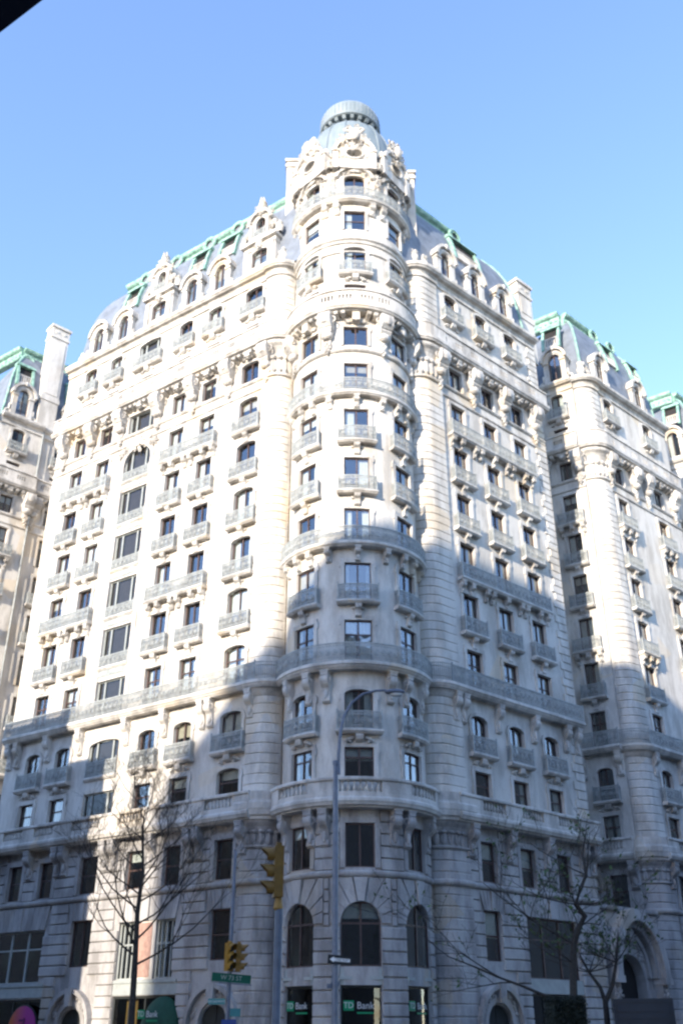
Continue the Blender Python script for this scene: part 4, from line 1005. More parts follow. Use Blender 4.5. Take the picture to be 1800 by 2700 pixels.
def copper_dormer(F, s, w_=1.5, z0=57.4, z1=59.7):
    mb = MB(); t = 0.24
    for sx in (-1, 1): a, b = sorted((sx * w_ / 2, sx * (w_ / 2 + t))); slope_strip(mb, a, b, z0 - 0.3, z1, -0.1, 0.3)
    slope_strip(mb, -w_ / 2 - t - 0.08, w_ / 2 + t + 0.08, z1, z1 + 0.28, -0.3, 0.42, 2); slope_strip(mb, -w_ / 2 - t + 0.05, w_ / 2 + t - 0.05, z1 + 0.282, z1 + 0.5, -0.3, 0.28, 2)
    o = inst('copper_dormer', mb.mesh('copper_dormer', COPPER), HOTEL, F.M(s, 0))
    mb = MB(); slope_strip(mb, -w_ / 2 - 0.01, w_ / 2 + 0.01, z0 + 0.1, z1, -0.1, 0.03); inst('dark_panel', mb.mesh('loggia_shade_panel', ROOM), o, Matrix.Identity(4))  # dark panel proud of the slate, painted as the shade of an opening
    mb = MB(); k = int(w_ / 0.2)
    for i in range(k): x = -w_ / 2 + w_ * (i + 0.5) / k; slope_strip(mb, x - 0.055, x + 0.055, z0 + 0.1, z0 + 1.0, 0.06, 0.16, 2)
    slope_strip(mb, -w_ / 2, w_ / 2, z0 + 1.0, z0 + 1.13, 0.04, 0.2, 1); slope_strip(mb, -w_ / 2, w_ / 2, z0 - 0.05, z0 + 0.1, 0.0, 0.2, 1)
    inst('dormer_railing', mb.mesh('dormer_railing', TRIM), o, Matrix.Identity(4))
def small_dormer(F, s, y=0.12):
    def f():
        mb = MB(); hw, ow, zc = 0.6, 1.08, 55.35; n = 14; yb = 2.2
        for sx in (-1, 1): a, b = sorted((sx * hw, sx * ow)); mb.box(a, b, y, yb, 52.4, zc); mb.box(a - 0.06, b + 0.06, y - 0.1, yb, zc - 0.22, zc + 0.02)
        for i in range(n):
            P = lambda t, r: (-r * cos(pi * t / n), zc + r * 1.12 * sin(pi * t / n))
            mb.prism([P(i, hw), P(i, ow), P(i + 1, ow), P(i + 1, hw)], y, yb)
            mb.prism([P(i, ow - 0.04), P(i, ow + 0.2), P(i + 1, ow + 0.2), P(i + 1, ow - 0.04)], y - 0.26, yb - 0.1)
            mb.prism([P(i, hw + 0.12), P(i, hw + 0.26), P(i + 1, hw + 0.26), P(i + 1, hw + 0.12)], y - 0.09, y + 0.05)
        mb.box(-0.6, 0.6, y + 0.05, yb, 52.4, 53.1); mb.box(-1.2, 1.2, y - 0.12, yb, 52.42, 52.75)
        for sx in (-1, 1):
            mb.ring((sx * 1.3, y + 0.2, 53.1), 0.26, 0.11, 12, 6); mb.ell((sx * 1.22, y + 0.15, 53.7), (0.12, 0.2, 0.4), 6, 5)
        mb.ell((0, y - 0.2, zc + 1.28), (0.22, 0.16, 0.28), 7, 5)
        return mb.mesh('stone_dormer', TRIM)
    inst('stone_dormer', cached(('sdorm', y), f), HOTEL, F.M(s, 0))
    window(F, s, 53.1, 1.2, 2.9, 'casement', BROWN, False, d=-y - 0.05)
    mb = MB(); mb.box(-0.62, 0.62, 0.7, 0.75, 0, 2.95); inst('dark_panel', cached('drec', lambda: mb.mesh('dormer_recess', ROOM)), HOTEL, F.M(s, 53.1, -y))
def tall_dormer(F, s, w_=1.6):
    y = 0.0; mb = MB(); hw = w_ / 2; yb = 2.6; T = 1.62
    for sx in (-1, 1): a, b = sorted((sx * hw, sx * T)); mb.box(a, b, y, yb, 52.4, 55.6); mb.box(sx * 1.3 - 0.2, sx * 1.3 + 0.2, y - 0.16, y, 52.6, 55.6)
    mb.box(-hw, hw, y + 0.004, yb, 52.4, 53.6); mb.box(-T, T, y, yb, 55.3, 56.0)
    n = 10
    for i in range(n):
        P = lambda t: (-hw * cos(pi * t / n), 55.02 + 0.28 * sin(pi * t / n))
        (xa, za), (xb, zb) = P(i), P(i + 1); mb.prism([(xa, za), (xb, zb), (xb, 55.301), (xa, 55.301)], y, yb)
    mb.box(-T - 0.2, T + 0.2, y - 0.3, yb, 56.0, 56.3)
    # upper aedicule
    uw, uo = 0.5, 1.05; zc = 58.1
    for sx in (-1, 1): a, b = sorted((sx * uw, sx * uo)); mb.box(a, b, y - 0.05, yb, 56.302, zc); mb.box(sx * 0.85 - 0.14, sx * 0.85 + 0.14, y - 0.25, y - 0.05, 56.4, zc)
    for i in range(12):
        P = lambda t, r, q: (-r * cos(pi * t / 12), zc + q * sin(pi * t / 12))
        mb.prism([P(i, uw, 0.6), P(i, uo, 1.15), P(i + 1, uo, 1.15), P(i + 1, uw, 0.6)], y - 0.05, yb)
        mb.prism([P(i, uo, 1.1), P(i, uo + 0.18, 1.35), P(i + 1, uo + 0.18, 1.35), P(i + 1, uo, 1.1)], y - 0.3, yb - 0.5)
    # ogee gable and finial
    mb.prism([(-0.8, zc + 0.95), (0.8, zc + 0.95), (0.42, zc + 1.6), (0.16, zc + 2.3), (0, zc + 2.9), (-0.16, zc + 2.3), (-0.42, zc + 1.6)], y - 0.15, y + 0.6)
    mb.lathe([(0.15, zc + 2.3), (0.22, zc + 2.5), (0.14, zc + 2.75), (0.05, zc + 3.1), (0, zc + 3.15)], 0, y + 0.2, 8)
    for sx in (-1, 1):
        mb.ring((sx * 1.4, y + 0.1, 56.85), 0.36, 0.15, 14, 6); mb.ring((sx * 1.25, y + 0.1, 57.6), 0.24, 0.11, 12, 6)
        mb.lathe([(0.2, 56.3), (0.3, 56.6), (0.34, 56.9), (0.16, 57.1), (0.26, 57.25), (0.1, 57.5), (0, 57.55)], sx * 1.85, y + 0.2, 8)
        mb.carve(sx * 1.15, y - 0.2, 58.5, 0.42, 6, 2 * pi, 0.3); mb.carve(sx * 1.3, y - 0.12, 57.2, 0.36, 6, 2 * pi, 0.1)
    mb.carve(0, y - 0.22, zc + 1.4, 0.6, 8, 2 * pi, 0.2); mb.carve(0, y - 0.2, 55.68, 0.5, 8, 2 * pi, 0.1, 0.1); mb.ell((0, y - 0.25, 55.68), (.2, .12, .26), 8, 5)
    inst('stone_dormer', mb.mesh('tall_dormer', TRIM), HOTEL, F.M(s, 0))
    window(F, s, 53.6, w_, 1.7, 'casement_t', BROWN, False, d=-y - 0.02)
    window(F, s, 56.7, 1.0, 2.0, 'casement', BROWN, False, d=-y - 0.1)
    mb = MB(); mb.box(-0.82, 0.82, 0.7, 0.75, 53.55, 55.3); mb.box(-0.52, 0.52, 0.8, 0.85, 56.4, 58.7); inst('dark_panel', mb.mesh('dormer_recess', ROOM), HOTEL, F.M(s, 0))
    balcony(F, s, 56.32, 1.3, 0.3, 0.7, None)

body(FL, -30.1, -6.45, 15); mansard(FL, -30.0, -3.5, 15, True, False, False); cresting(FL, -26.9, -4.6)
for u in (24.2, 20.2, 16.2, 12.9): crest_ring(FL, -u)
for u in (23.9, 15.8, 12.5): copper_dormer(FL, -u)
for c in (-27.0, -23.85, -15.7, -12.55): small_dormer(FL, c)
tall_dormer(FL, -8.3); tall_dormer(FL, -19.4)
mb = MB(); mb.box(-0.9, 0.9, 0, 1.4, 58, 64.6); mb.box(-1.02, 1.02, -0.12, 1.52, 64.602, 65.0); mb.box(-0.95, 0.95, -0.05, 1.45, 65.002, 65.6)
inst('chimney', mb.mesh('chimney', STONE), HOTEL, FL.M(-25.9, -0.5, -4.0))
mb = MB()
for x in (-29.3, -28.6): mb.box(x - 0.3, x + 0.3, 0.1, 0.7, 52.45, 53.2); mb.ell((x, 0.4, 53.6), (.36, .36, .5), 8, 6); mb.ell((x, 0.4, 54.2), (.2, .2, .3), 6, 5)
inst('roof_vase', mb.mesh('roof_vase', TRIM), HOTEL, FL.M(0, 0))

body(FR_, 9.05, 22.4, 15); mansard(FR_, 6.2, 22.3, 15, False, True); cresting(FR_, 7.0, 15.4)
crest_ring(FR_, 15.7); copper_dormer(FR_, 15.3, 3.0, 57.4, 59.8)
for c in (11.82, 15.45, 19.05): small_dormer(FR_, c)
def tall_chimney(F, s, w_, y0, y1, zt):
    mb = MB(); mb.box(-w_ / 2, w_ / 2, y0, y1, 51.5, zt - 1.6); mb.box(-w_ / 2 - 0.08, w_ / 2 + 0.08, y0 - 0.08, y1 + 0.08, 55.8, 56.3)
    mb.box(-w_ / 2 - 0.1, w_ / 2 + 0.1, y0 - 0.1, y1 + 0.1, zt - 1.598, zt - 1.35); mb.box(-w_ / 2 - 0.02, w_ / 2 + 0.02, y0 - 0.02, y1 + 0.02, zt - 1.348, zt - 0.3); mb.box(-w_ / 2 - 0.16, w_ / 2 + 0.16, y0 - 0.16, y1 + 0.16, zt - 0.298, zt)
    for sx in (-1, 1): mb.ell((sx * w_ * 0.22, y0 - 0.02, zt - 0.8), (w_ * 0.16, 0.08, 0.2), 6, 4)
    mb.box(-w_ / 2 + 0.25, w_ / 2 - 0.25, y0 - 0.05, y0 + 0.01, 56.6, zt - 2.0)
    inst('chimney', mb.mesh('chimney', STONE), HOTEL, F.M(s, 0))
tall_chimney(FR_, 23.4, 1.9, 0.9, 2.3, 60.3)

# --- next pavilion along the right-hand street (front and court side)
cols2 = [(33.15, 1.5, 'N'), (39.5, 1.5, 'N')]
base2 = [(32.3, 34.0, -1.68, 1.8, 0), (38.6, 40.4, -1.68, 1.8, 0), (32.45, 33.85, 3.3, 5.9, 0.5), (38.8, 40.2, 3.3, 5.9, 0.5)]
wing(FR_, 30.6, 43.0, cols2, [(33.15,), (39.5,)], base_holes=base2, consoles=(31.5, 35.2, 37.4, 41.8), f3cons=(31.5, 35.2, 37.4, 41.8), brackets=(31.6, 35.5, 37.4, 41.9), jit=-0.003)
stone_balustrade(FR_, 30.6, 43.0, [(33.15, 2.1), (39.5, 2.1)], -0.003)
sweep(FR_, 'string_course', STR_PROF, 30.6, 43.0, BASE, 7.147)
rustic(FR_, 31.8, 42.9, -1.7, 7.15, 0.59, base2)
for c in (33.15, 39.5): window(FR_, c, 3.3, 1.4, 2.6, 'sash', BROWN, False); window(FR_, c, -1.6, 1.6, 3.3, 'sash', BROWN, False, curtains=False)
pier(FR_, 31.6, 30.9, -1, BASE)
wing(P2S, -9.0, -1.0, [(-2.6, 1.25, 'N')], [(-2.6,)], consoles=(-1.35, -4.2), f3cons=(-1.35, -4.2), brackets=(-1.35, -4.4, -7.4), jit=0.007)
stone_balustrade(P2S, -9.0, -1.0, [(-2.6, 1.8)], 0.009)
body(FR_, 30.7, 43.0, 14); mansard(FR_, 29.9, 42.9, 14, True, True); cresting(FR_, 32.1, 36.4)
for u in (36.5, 39.4): crest_ring(FR_, u)
copper_dormer(FR_, 36.3, 1.6); copper_dormer(FR_, 40.8, 1.4); small_dormer(FR_, 33.15); small_dormer(FR_, 39.5)
cresting(P2S, -9.0, -2.3); copper_dormer(P2S, -2.75, 1.35); small_dormer(P2S, -2.5)
# court back wall between the two pavilions, and the arched gateway screen in front of it
mb = MB(); mb.box(21.5, 33, 9.0, 9.4, -1.7, 53); inst('wall', mb.mesh('court_wall', STONE), HOTEL, FR_.M(0, 0))
gh = [(24.3, 27.5, -1.68, 4.45, 1.6)]
GF = Fr(FR_.pos(0, -0.5), FR_.ang)
inst('gateway_wall', wall_mesh(GF, 22.4, 29.9, -1.7, 7.0, gh, [BASE, ROOM], room=False, thick=0.9), HOTEL, GF.M(0, 0))
rustic(GF, 22.45, 29.6, -1.7, 7.0, 0.59, [(22.9, 28.9, 2.4, 7.1, 0), (24.3, 27.5, -1.7, 3.1, 0)], d=0.1)
GC = 25.9
def gate_ring(r0, r1, d, name):
    mb = MB(); n = 22
    P = lambda t, r: (GC - r * cos(pi * t / n), 3.1 + r * 1.36 * sin(pi * t / n))
    for i in range(n): mb.prism([P(i, r0), P(i, r1), P(i + 1, r1), P(i + 1, r0)], -d, 0.03)
    inst(name, mb.mesh(name, BASE), HOTEL, GF.M(0, 0))
gate_ring(2.45, 3.0, 1.05, 'gateway_hood'); gate_ring(2.15, 2.45, 0.6, 'gateway_archivolt'); gate_ring(1.75, 2.0, 0.25, 'gateway_archivolt')
for sx in (-1, 1):
    mb = MB(); c_ = GC + sx * 2.72
    mb.box(c_ - 0.42, c_ + 0.42, -1.05, 0.03, 2.7, 3.1); mb.prism([(c_ - .36, 2.7), (c_ + .36, 2.7), (c_ + .2, 1.2), (c_ - .2, 1.2)], -0.7, 0.03); mb.carve(c_, -0.72, 2.1, 0.45, 7); inst('gateway_console', mb.mesh('gateway_console', BASE), HOTEL, GF.M(0, 0))
mb = MB()
for t, r in ((0.2, 1.55), (0.35, 1.75), (0.5, 1.9), (0.65, 1.75), (0.8, 1.55)): mb.carve(GC - r * cos(pi * t), -0.08, 3.15 + r * 1.36 * sin(pi * t), 0.5, 7, 2 * pi, t * 3)
mb.ell((GC, -0.25, 5.6), (0.4, 0.25, 0.5), 8, 6)
inst('gateway_carving', mb.mesh('gateway_carving', BASE), HOTEL, GF.M(0, 0))
mb = MB(); mb.box(24.2, 27.6, 0.75, 0.8, -1.7, 4.5); inst('dark_panel', mb.mesh('gate_recess', ROOM), HOTEL, GF.M(0, 0))
sweep(GF, 'gateway_coping', [(-0.92, 0), (0.18, 0), (0.25, 0.1), (0.25, 0.28), (-0.92, 0.3)], 22.4, 29.7, BASE, 7.005)

# --- third pavilion, only its near shoulder shows
mb = MB(); mb.plan([(p.x, p.y) for p in (FR_.pos(49.8), FR_.pos(62), FR_.pos(62, -14), P3S.pos(-14))], -1.7, 52); inst('wall', mb.mesh('pavilion_wall', STONE), HOTEL, HIN @ Matrix.Translation((0, 0, GZ)))
sweep(P3S, 'upper_cornice', UPC_PROF, -10, 0.3, TRIM, 52.0); sweep(FR_, 'upper_cornice', UPC_PROF, 49.6, 62, TRIM, 52.003); sweep(P3S, 'main_cornice', CORN_PROF, -10, 0.6, TRIM, 44.73)
mansard(FR_, 50.0, 62, 14, True, False); cresting(P3S, -10, -2.2); cresting(FR_, 52.2, 62); small_dormer(P3S, -2.4); copper_dormer(P3S, -2.2, 1.3)
mb = MB(); mb.box(42.8, 50.5, 9.0, 9.4, -1.7, 53); inst('wall', mb.mesh('court_wall', STONE), HOTEL, FR_.M(0, 0))

# --- pavilion beyond the left court
wing(FP, 0.4, 4.7, [(2.4, 1.3, 'N')], [(2.4,)], consoles=(0.8, 4.2), f3cons=(0.8, 4.2), brackets=(0.6, 4.4), jit=0.002)
FP2 = Fr(FP.pos(0, -0.3), FP.ang)
wing(FP2, 4.7, 12.0, [(6.95, 1.3, 'N'), (10.2, 1.3, 'N')], [], consoles=(5.4, 8.6), f3cons=(5.4,), brackets=(5.2, 8.6), jit=0.006)
sweep(FP, 'belt_balcony', BELT_PROF, -0.4, 0.4, TRIM, 18.41)
body(FP, 0.0, 4.7, 12); body(FP2, 4.7, 12.0, 11.7)
mb = MB(); mb.box(-14, 0.0, 0.0, 1.4, -1.7, 52); inst('wall', mb.mesh('far_front_wall', STONE), HOTEL, FLC.M(0, 0))
sweep(FLC, 'upper_cornice', UPC_PROF, -14, 0.3, TRIM, 51.995); sweep(FLC, 'main_cornice', CORN_PROF, -14, 0.6, TRIM, 44.725)
mansard(FP, 0.2, 14, 12, True, False); cresting(FP, 2.3, 14); small_dormer(FP, 2.3); copper_dormer(FP, 2.25, 1.35, 57.0, 59.2); crest_ring(FP, 2.7, 2.1, 60.9); cresting(FLC, -14, -2.0)
small_dormer(FP, 7.6); copper_dormer(FP, 7.6, 1.3, 57.0, 59.2); crest_ring(FP, 7.6, 2.1, 60.9)
tall_chimney(FP, 4.85, 1.85, 0.0, 1.25, 65.2)
mb = MB(); mb.tube([(4.78, -0.12, 20), (4.78, -0.12, 52.3)], 0.09, 8); inst('drainpipe', mb.mesh('drainpipe', IRON), HOTEL, FP.M(0, 0))
mb = MB(); mb.box(-41, -29.0, 11.0, 11.4, -1.7, 53); inst('wall', mb.mesh('court_wall', STONE), HOTEL, FL.M(0, 0))

# ------------------------------------------------------------------ street level of the building
def text_mesh(txt, size, m, ext=0.008):
    cu = bpy.data.curves.new('lettering', 'FONT'); cu.body = txt; cu.size = size; cu.extrude = ext; cu.align_x = 'CENTER'; cu.align_y = 'CENTER'; cu.resolution_u = 3
    ob = bpy.data.objects.new('lettering', cu); COL.objects.link(ob)
    me = bpy.data.meshes.new_from_object(ob); bpy.data.objects.remove(ob); me.materials.clear(); me.materials.append(m); return me
FACE = Matrix.Rotation(pi / 2, 4, 'X')          # text standing upright, facing -y
def entry(F, s, zs=0.35, hw=1.03):
    mb = MB(); n = 16
    for i in range(n):
        P = lambda t, r: (-r * cos(pi * t / n), zs + r * 1.05 * sin(pi * t / n))
        mb.prism([P(i, hw), P(i, hw + 0.28), P(i + 1, hw + 0.28), P(i + 1, hw)], -0.16, 0.03); mb.prism([P(i, hw + 0.28), P(i, hw + 0.62), P(i + 1, hw + 0.62), P(i + 1, hw + 0.28)], -0.1, 0.03)
        mb.prism([P(i, hw + 0.62), P(i, hw + 0.85), P(i + 1, hw + 0.85), P(i + 1, hw + 0.62)], -0.42, 0.03)
    for sx in (-1, 1):
        a, b = sorted((sx * (hw + 0.002), sx * (hw + 0.75))); mb.box(a, b, -0.14, 0.03, -1.7, zs); mb.box(a - 0.05, b + 0.05, -0.3, 0.03, zs - 0.3, zs - 0.02)
    for k in range(26):
        t = random.uniform(0.05, 0.95) * pi; r = hw + random.uniform(0.32, 0.6); mb.ell((-r * cos(t), -0.14, zs + r * 1.05 * sin(t)), (random.uniform(.08, .15), .1, random.uniform(.08, .15)), 6, 4)
    mb.prism([(-0.2, zs + hw), (0.2, zs + hw), (0.28, zs + hw + 0.95), (-0.28, zs + hw + 0.95)], -0.5, 0.03)
    o = inst('entrance_arch', mb.mesh('entrance_arch', BASE), HOTEL, F.M(s, 0))
    mb = MB(); mb.box(-1.0, -0.03, 0.2, 0.26, -1.66, 1.3); mb.box(0.03, 1.0, 0.2, 0.26, -1.66, 1.3); mb.box(-1.0, 1.0, 0.19, 0.27, 0.3, 0.4); inst('entrance_door', mb.mesh('door', DARKSHOP), o, Matrix.Identity(4))
entry(FL, -8.6); entry(FL, -19.88, 0.3); entry(FR_, 11.82, 0.35)
def shopfront(F, s, w_, zt, cols, name='shop_window'):
    mb = MB(); h_ = zt + 1.66
    mb.box(-w_ / 2, w_ / 2, 0.12, 0.28, 0, 0.35); mb.box(-w_ / 2, w_ / 2, 0.12, 0.28, h_ - 0.12, h_)
    for i in range(cols + 1): x = -w_ / 2 + w_ * i / cols; mb.box(x - 0.05, x + 0.05, 0.14, 0.26, 0.35, h_ - 0.12)
    o = inst(name, F.fin(mb).mesh('shopfront', DARKSHOP), HOTEL, F.M(s, -1.66))
    for i in range(cols):
        a = -w_ / 2 + w_ * i / cols + 0.04; b = -w_ / 2 + w_ * (i + 1) / cols - 0.04
        mb = MB(); k = F.seg(b - a)
        for q in range(k):
            xa, xb = a + (b - a) * q / k, a + (b - a) * (q + 1) / k; mb.add([(xa, 0.2, 0.35), (xb, 0.2, 0.35), (xb, 0.2, h_ - 0.12), (xa, 0.2, h_ - 0.12)], [(0, 1, 2, 3)])
        inst('pane', F.fin(mb).mesh('pane', SHOPGLASS), o, Matrix.Identity(4))
    return o
shopfront(FL, -13.98, 5.0, 1.8, 4); shopfront(FL, -25.55, 5.65, 1.75, 4); shopfront(FR_, 17.3, 4.95, 1.9, 4)
for s in PH: shopfront(TW, s, 2.1, 2.05, 1)
mb = MB(); mb.box(-0.45, 0.45, 0.5, 0.55, 0.3, 3.3); inst('shop_interior_panel', mb.mesh('panel', GOLD), HOTEL, FL.M(-15.35, -1.6))
# bank lettering in the tower's shop windows: green square, white letters, green underline
LETTER = mat('sign_white', (0.5, 0.52, 0.52), 0.5)
def bank_sign(F, s, z, k=1.0, d=0.0):
    mb = MB(); mb.box(-0.90 * k, -0.38 * k, 0.0, 0.03, 0, 0.45 * k); mb.box(-0.22 * k, 0.62 * k, 0.005, 0.03, -0.14 * k, -0.06 * k)
    o = inst('bank_sign', mb.mesh('bank_sign', BGREEN), HOTEL, F.M(s, z, d))
    inst('lettering', text_mesh('TD', 0.38 * k, LETTER), o, Matrix.Translation((-0.64 * k, -0.012, 0.225 * k)) @ FACE)
    inst('lettering', text_mesh('Bank', 0.44 * k, LETTER), o, Matrix.Translation((0.20 * k, -0.012, 0.215 * k)) @ FACE)
for s in PH[:2]: bank_sign(TW, s, 0.92, 1.0, -0.13)
bank_sign(TW, PH[2], 0.92, 1.0, -0.13)
# round awning over the bank's side door
mb = MB(); nu, nv = 20, 10; vs = []; fs = []
for j in range(nv + 1):
    t = pi / 2 * j / nv
    for i in range(nu + 1):
        p = pi * i / nu; r = cos(t); vs.append((-1.5 * cos(p) * (r ** 0.8 if r > 0 else 0), -1.15 * sin(p) * r, -0.9 + 2.65 * sin(t)))
for j in range(nv):
    for i in range(nu): a = j * (nu + 1) + i; fs.append((a, a + 1, a + nu + 2, a + nu + 1))
mb.add(vs, fs); aw = inst('bank_awning', mb.mesh('awning', DKGREEN, True), HOTEL, FL.M(-12.35, 0))
bank_sign(FL, -12.25, 0.62, 1.0, 1.17)
# round-topped magenta and orange sign in the other shop
mb = MB(); n = 20; pts = [(-1.25, -1.6), (1.25, -1.6), (1.25, 0.2)] + [(1.25 * cos(pi * t / n), 0.2 + 1.2 * sin(pi * t / n)) for t in range(1, n)] + [(-1.25, 0.2)]
mb.prism(pts, -0.06, 0.02); sg = inst('shop_sign', mb.mesh('shop_sign', GRAD), HOTEL, FL.M(-24.1, 0, 0.1))
mb = MB(); mb.prism([(x * 1.07, (z + 0.2) * 1.05 - 0.2) for x, z in pts], -0.03, 0.05); inst('sign_border', mb.mesh('border', DARKSHOP), sg, Matrix.Identity(4))
mb = MB(); mb.box(-0.3, 0.05, -0.09, -0.055, 0.3, 0.42); mb.box(-0.3, 0.05, -0.09, -0.055, 0.55, 0.67); mb.box(0.12, 0.24, -0.09, -0.055, 0.2, 0.75); inst('sign_emblem', mb.mesh('emblem', mat('dark_magenta', (0.12, 0.01, 0.08), 0.6)), sg, Matrix.Identity(4))

# ------------------------------------------------------------------ ground
def sheet(name, pts, z0, z1, m, label=None, kind='structure'):
    mb = MB(); mb.plan(pts, z0, z1); o = inst(name, mb.mesh(name, m)); o['kind'] = kind; return o
sheet('ground', [(-700, -700), (700, -700), (700, 700), (-700, 700)], -0.6, -0.13, ASPH)
def xy(v): return (v.x, v.y)
pc = Vector((4.3, 39.4))
sheet('pavement', [xy(pc), xy(pc + TR * 120), xy(pc + TR * 120 + TL * 90), xy(pc + TL * 120 + TR * 60), xy(pc + TL * 120)], -0.5, -0.0, CONC)
mb = MB()
for D in (TR, TL):
    a, b = pc - D * 0.1, pc + D * 120; nrm = Vector((D.y, -D.x)); nrm = nrm if nrm.dot(pc) < 0 else -nrm
    mb.plan([xy(a + nrm * 0.18), xy(b + nrm * 0.18), xy(b + nrm * 0.004), xy(a + nrm * 0.004)], -0.3, 0.004)
o = inst('kerb', mb.mesh('kerb', KERB)); o['kind'] = 'structure'
sheet('traffic_island', [(-4.2, 19.6), (0.8, 17.6), (9, 25), (7, 27.5)], -0.4, 0.0, CONC)
sheet('near_pavement', [(-9, 3.5), (12, 4.5), (40, -30), (-10, -60), (-60, -20)], -0.5, 0.0, CONC)
mb = MB()
for k in range(8):
    p = Vector((1.0, 34.8)) - TL * (0.9 * k) ; q = p - TR * 3.6
    mb.plan([xy(p), xy(p - TL * 0.45), xy(q - TL * 0.45), xy(q)], -0.128, -0.124)
o = inst('crosswalk_marking', mb.mesh('crosswalk', PAINT)); o['kind'] = 'structure'

# ------------------------------------------------------------------ street furniture
def signal_head(parent, M, m):
    """three-lens head, lenses facing local -y"""
    mb = MB(); mb.box(-0.17, 0.17, -0.1, 0.1, 0, 1.06)
    for k in range(3): mb.box(-0.175, 0.175, -0.105, 0.105, 0.345 * k + 0.345, 0.345 * k + 0.36)
    mb.box(-0.06, 0.06, -0.06, 0.06, 1.06, 1.14)
    o = inst('signal_housing', mb.mesh('signal_housing', m), parent, M)
    for k in range(3):
        zc = 0.18 + 0.345 * k
        mb = MB(); vs = []; fs = []; n = 14
        for i in range(n + 1):
            t = -pi * 0.18 + pi * 1.36 * i / n
            for r in (0.15, 0.162):
                for y, q in ((-0.1, 1.0), (-0.10 - 0.30 * (0.45 + 0.55 * max(0, sin(t))), 1.0)): vs.append((r * cos(t), y, zc + r * sin(t)))
        for i in range(n):
            a = i * 4; fs += [(a, a + 1, a + 5, a + 4), (a + 2, a + 6, a + 7, a + 3), (a + 1, a + 3, a + 7, a + 5)]
        mb.add(vs, fs); inst('visor', mb.mesh('visor', m), o, Matrix.Identity(4))
        mb = MB(); mb.lathe([(0, 0), (0.145, 0)], n=14); inst('lens', cached('lensm', lambda: mb.mesh('lens', LENS)), o, Matrix.Translation((0, -0.104, zc)) @ Matrix.Rotation(pi / 2, 4, 'X'))
    return o
# near signal on its own post
SX, SY = -1.39, 22.4
t = empty('traffic_signal', (SX, SY, 0)); tag(t, 'yellow traffic signal head on a short steel post, three visors pointing sideways', 'traffic signal')
mb = MB(); mb.tube([(0.04, 0, 0), (0.04, 0, 4.05)], 0.088, 12); mb.lathe([(0.2, 0), (0.2, 0.12), (0.13, 0.2), (0.1, 0.5), (0.085, 0.6)], 0.04, 0, 12); inst('pole', mb.mesh('pole', STEEL), t)
mb = MB(); mb.lathe([(0.06, 4.0), (0.11, 4.05), (0.08, 4.22), (0.05, 4.25)], 0.02, 0, 10); mb.lathe([(0.05, 4.02), (0.1, 4.1), (0.07, 4.3)], 0.02, 0, 10); inst('mounting_bracket', mb.mesh('bracket', YEL), t)
signal_head(t, Matrix.Translation((0.0, 0, 4.27)) @ Matrix.Rotation(radians(-80), 4, 'Z'), YEL_SHADE)

# street lamp with one-way sign
LX, LY = -0.245, 40.3; k = 40.3 / 32.5
t = empty('street_lamp', (LX, LY, 0)); tag(t, 'tall grey street lamp with a long curved arm and a one-way sign', 'street lamp')
mb = MB(); mb.tube([(0, 0, 0), (0.0, 0, 4), (0.0, 0, 8.1 * k + 1.5)], [0.135, 0.12, 0.10], 8); mb.lathe([(0.26, 0), (0.26, 0.5), (0.2, 0.7), (0.14, 0.9)], 0, 0, 8); mb.lathe([(0.125, 8.1 * k + 1.45), (0.125, 8.1 * k + 1.62), (0, 8.1 * k + 1.66)], 0, 0, 8); inst('pole', mb.mesh('pole', STEEL), t)
arm = [(0.10, 7.6), (0.10, 8.3), (0.16, 9.0), (0.30, 9.6), (0.56, 10.05), (0.95, 10.36), (1.4, 10.48), (1.75, 10.5)]
mb = MB(); mb.tube([(x * k, 0, z * k + GZ) for x, z in arm], [0.075, 0.072, 0.068, 0.064, 0.06, 0.056, 0.052, 0.05], 8); mb.tube([(0, 0, 7.7 * k + GZ), (0.13, 0, 7.7 * k + GZ)], 0.05, 6); inst('arm', mb.mesh('arm', STEEL), t)
mb = MB(); mb.ell((2.05 * k, 0, 10.44 * k + GZ), (0.46, 0.2, 0.13), 12, 7); inst('lamp_head', mb.mesh('lamp_head', STEEL, True), t)
mb = MB(); mb.ell((2.1 * k, 0, 10.4 * k + GZ - 0.05), (0.3, 0.15, 0.12), 12, 7); inst('lamp_lens', mb.mesh('lamp_lens', mat('lamp_diffuser', (0.6, 0.62, 0.62), 0.3), True), t)
sg = MB(); sg.box(-0.47, 0.47, -0.012, 0.012, -0.16, 0.16); so_ = inst('one_way_sign', sg.mesh('one_way_sign', BLACK), t, Matrix.Translation((0.19, -0.16, 1.93 * k + GZ)) @ Matrix.Rotation(radians(8), 4, 'Z') @ Matrix.Rotation(radians(4), 4, 'Y'))
mb = MB(); mb.prism([(-0.40, 0), (-0.24, 0.10), (-0.24, 0.055), (0.38, 0.055), (0.38, -0.055), (-0.24, -0.055), (-0.24, -0.10)], -0.018, -0.011); inst('arrow', mb.mesh('arrow', WHITE), so_)
inst('lettering', text_mesh('ONE WAY', 0.11, BLACK, 0.003), so_, Matrix.Translation((0.07, -0.021, 0)) @ FACE)
mb = MB(); mb.lathe([(0.16, 1.22 * k + GZ), (0.16, 1.34 * k + GZ)], 0, 0, 10); mb.box(-0.3, -0.1, -0.1, 0.1, 1.2 * k + GZ - 0.05, 1.2 * k + GZ + 0.1); inst('clamp_box', mb.mesh('clamp_box', STEEL), t)

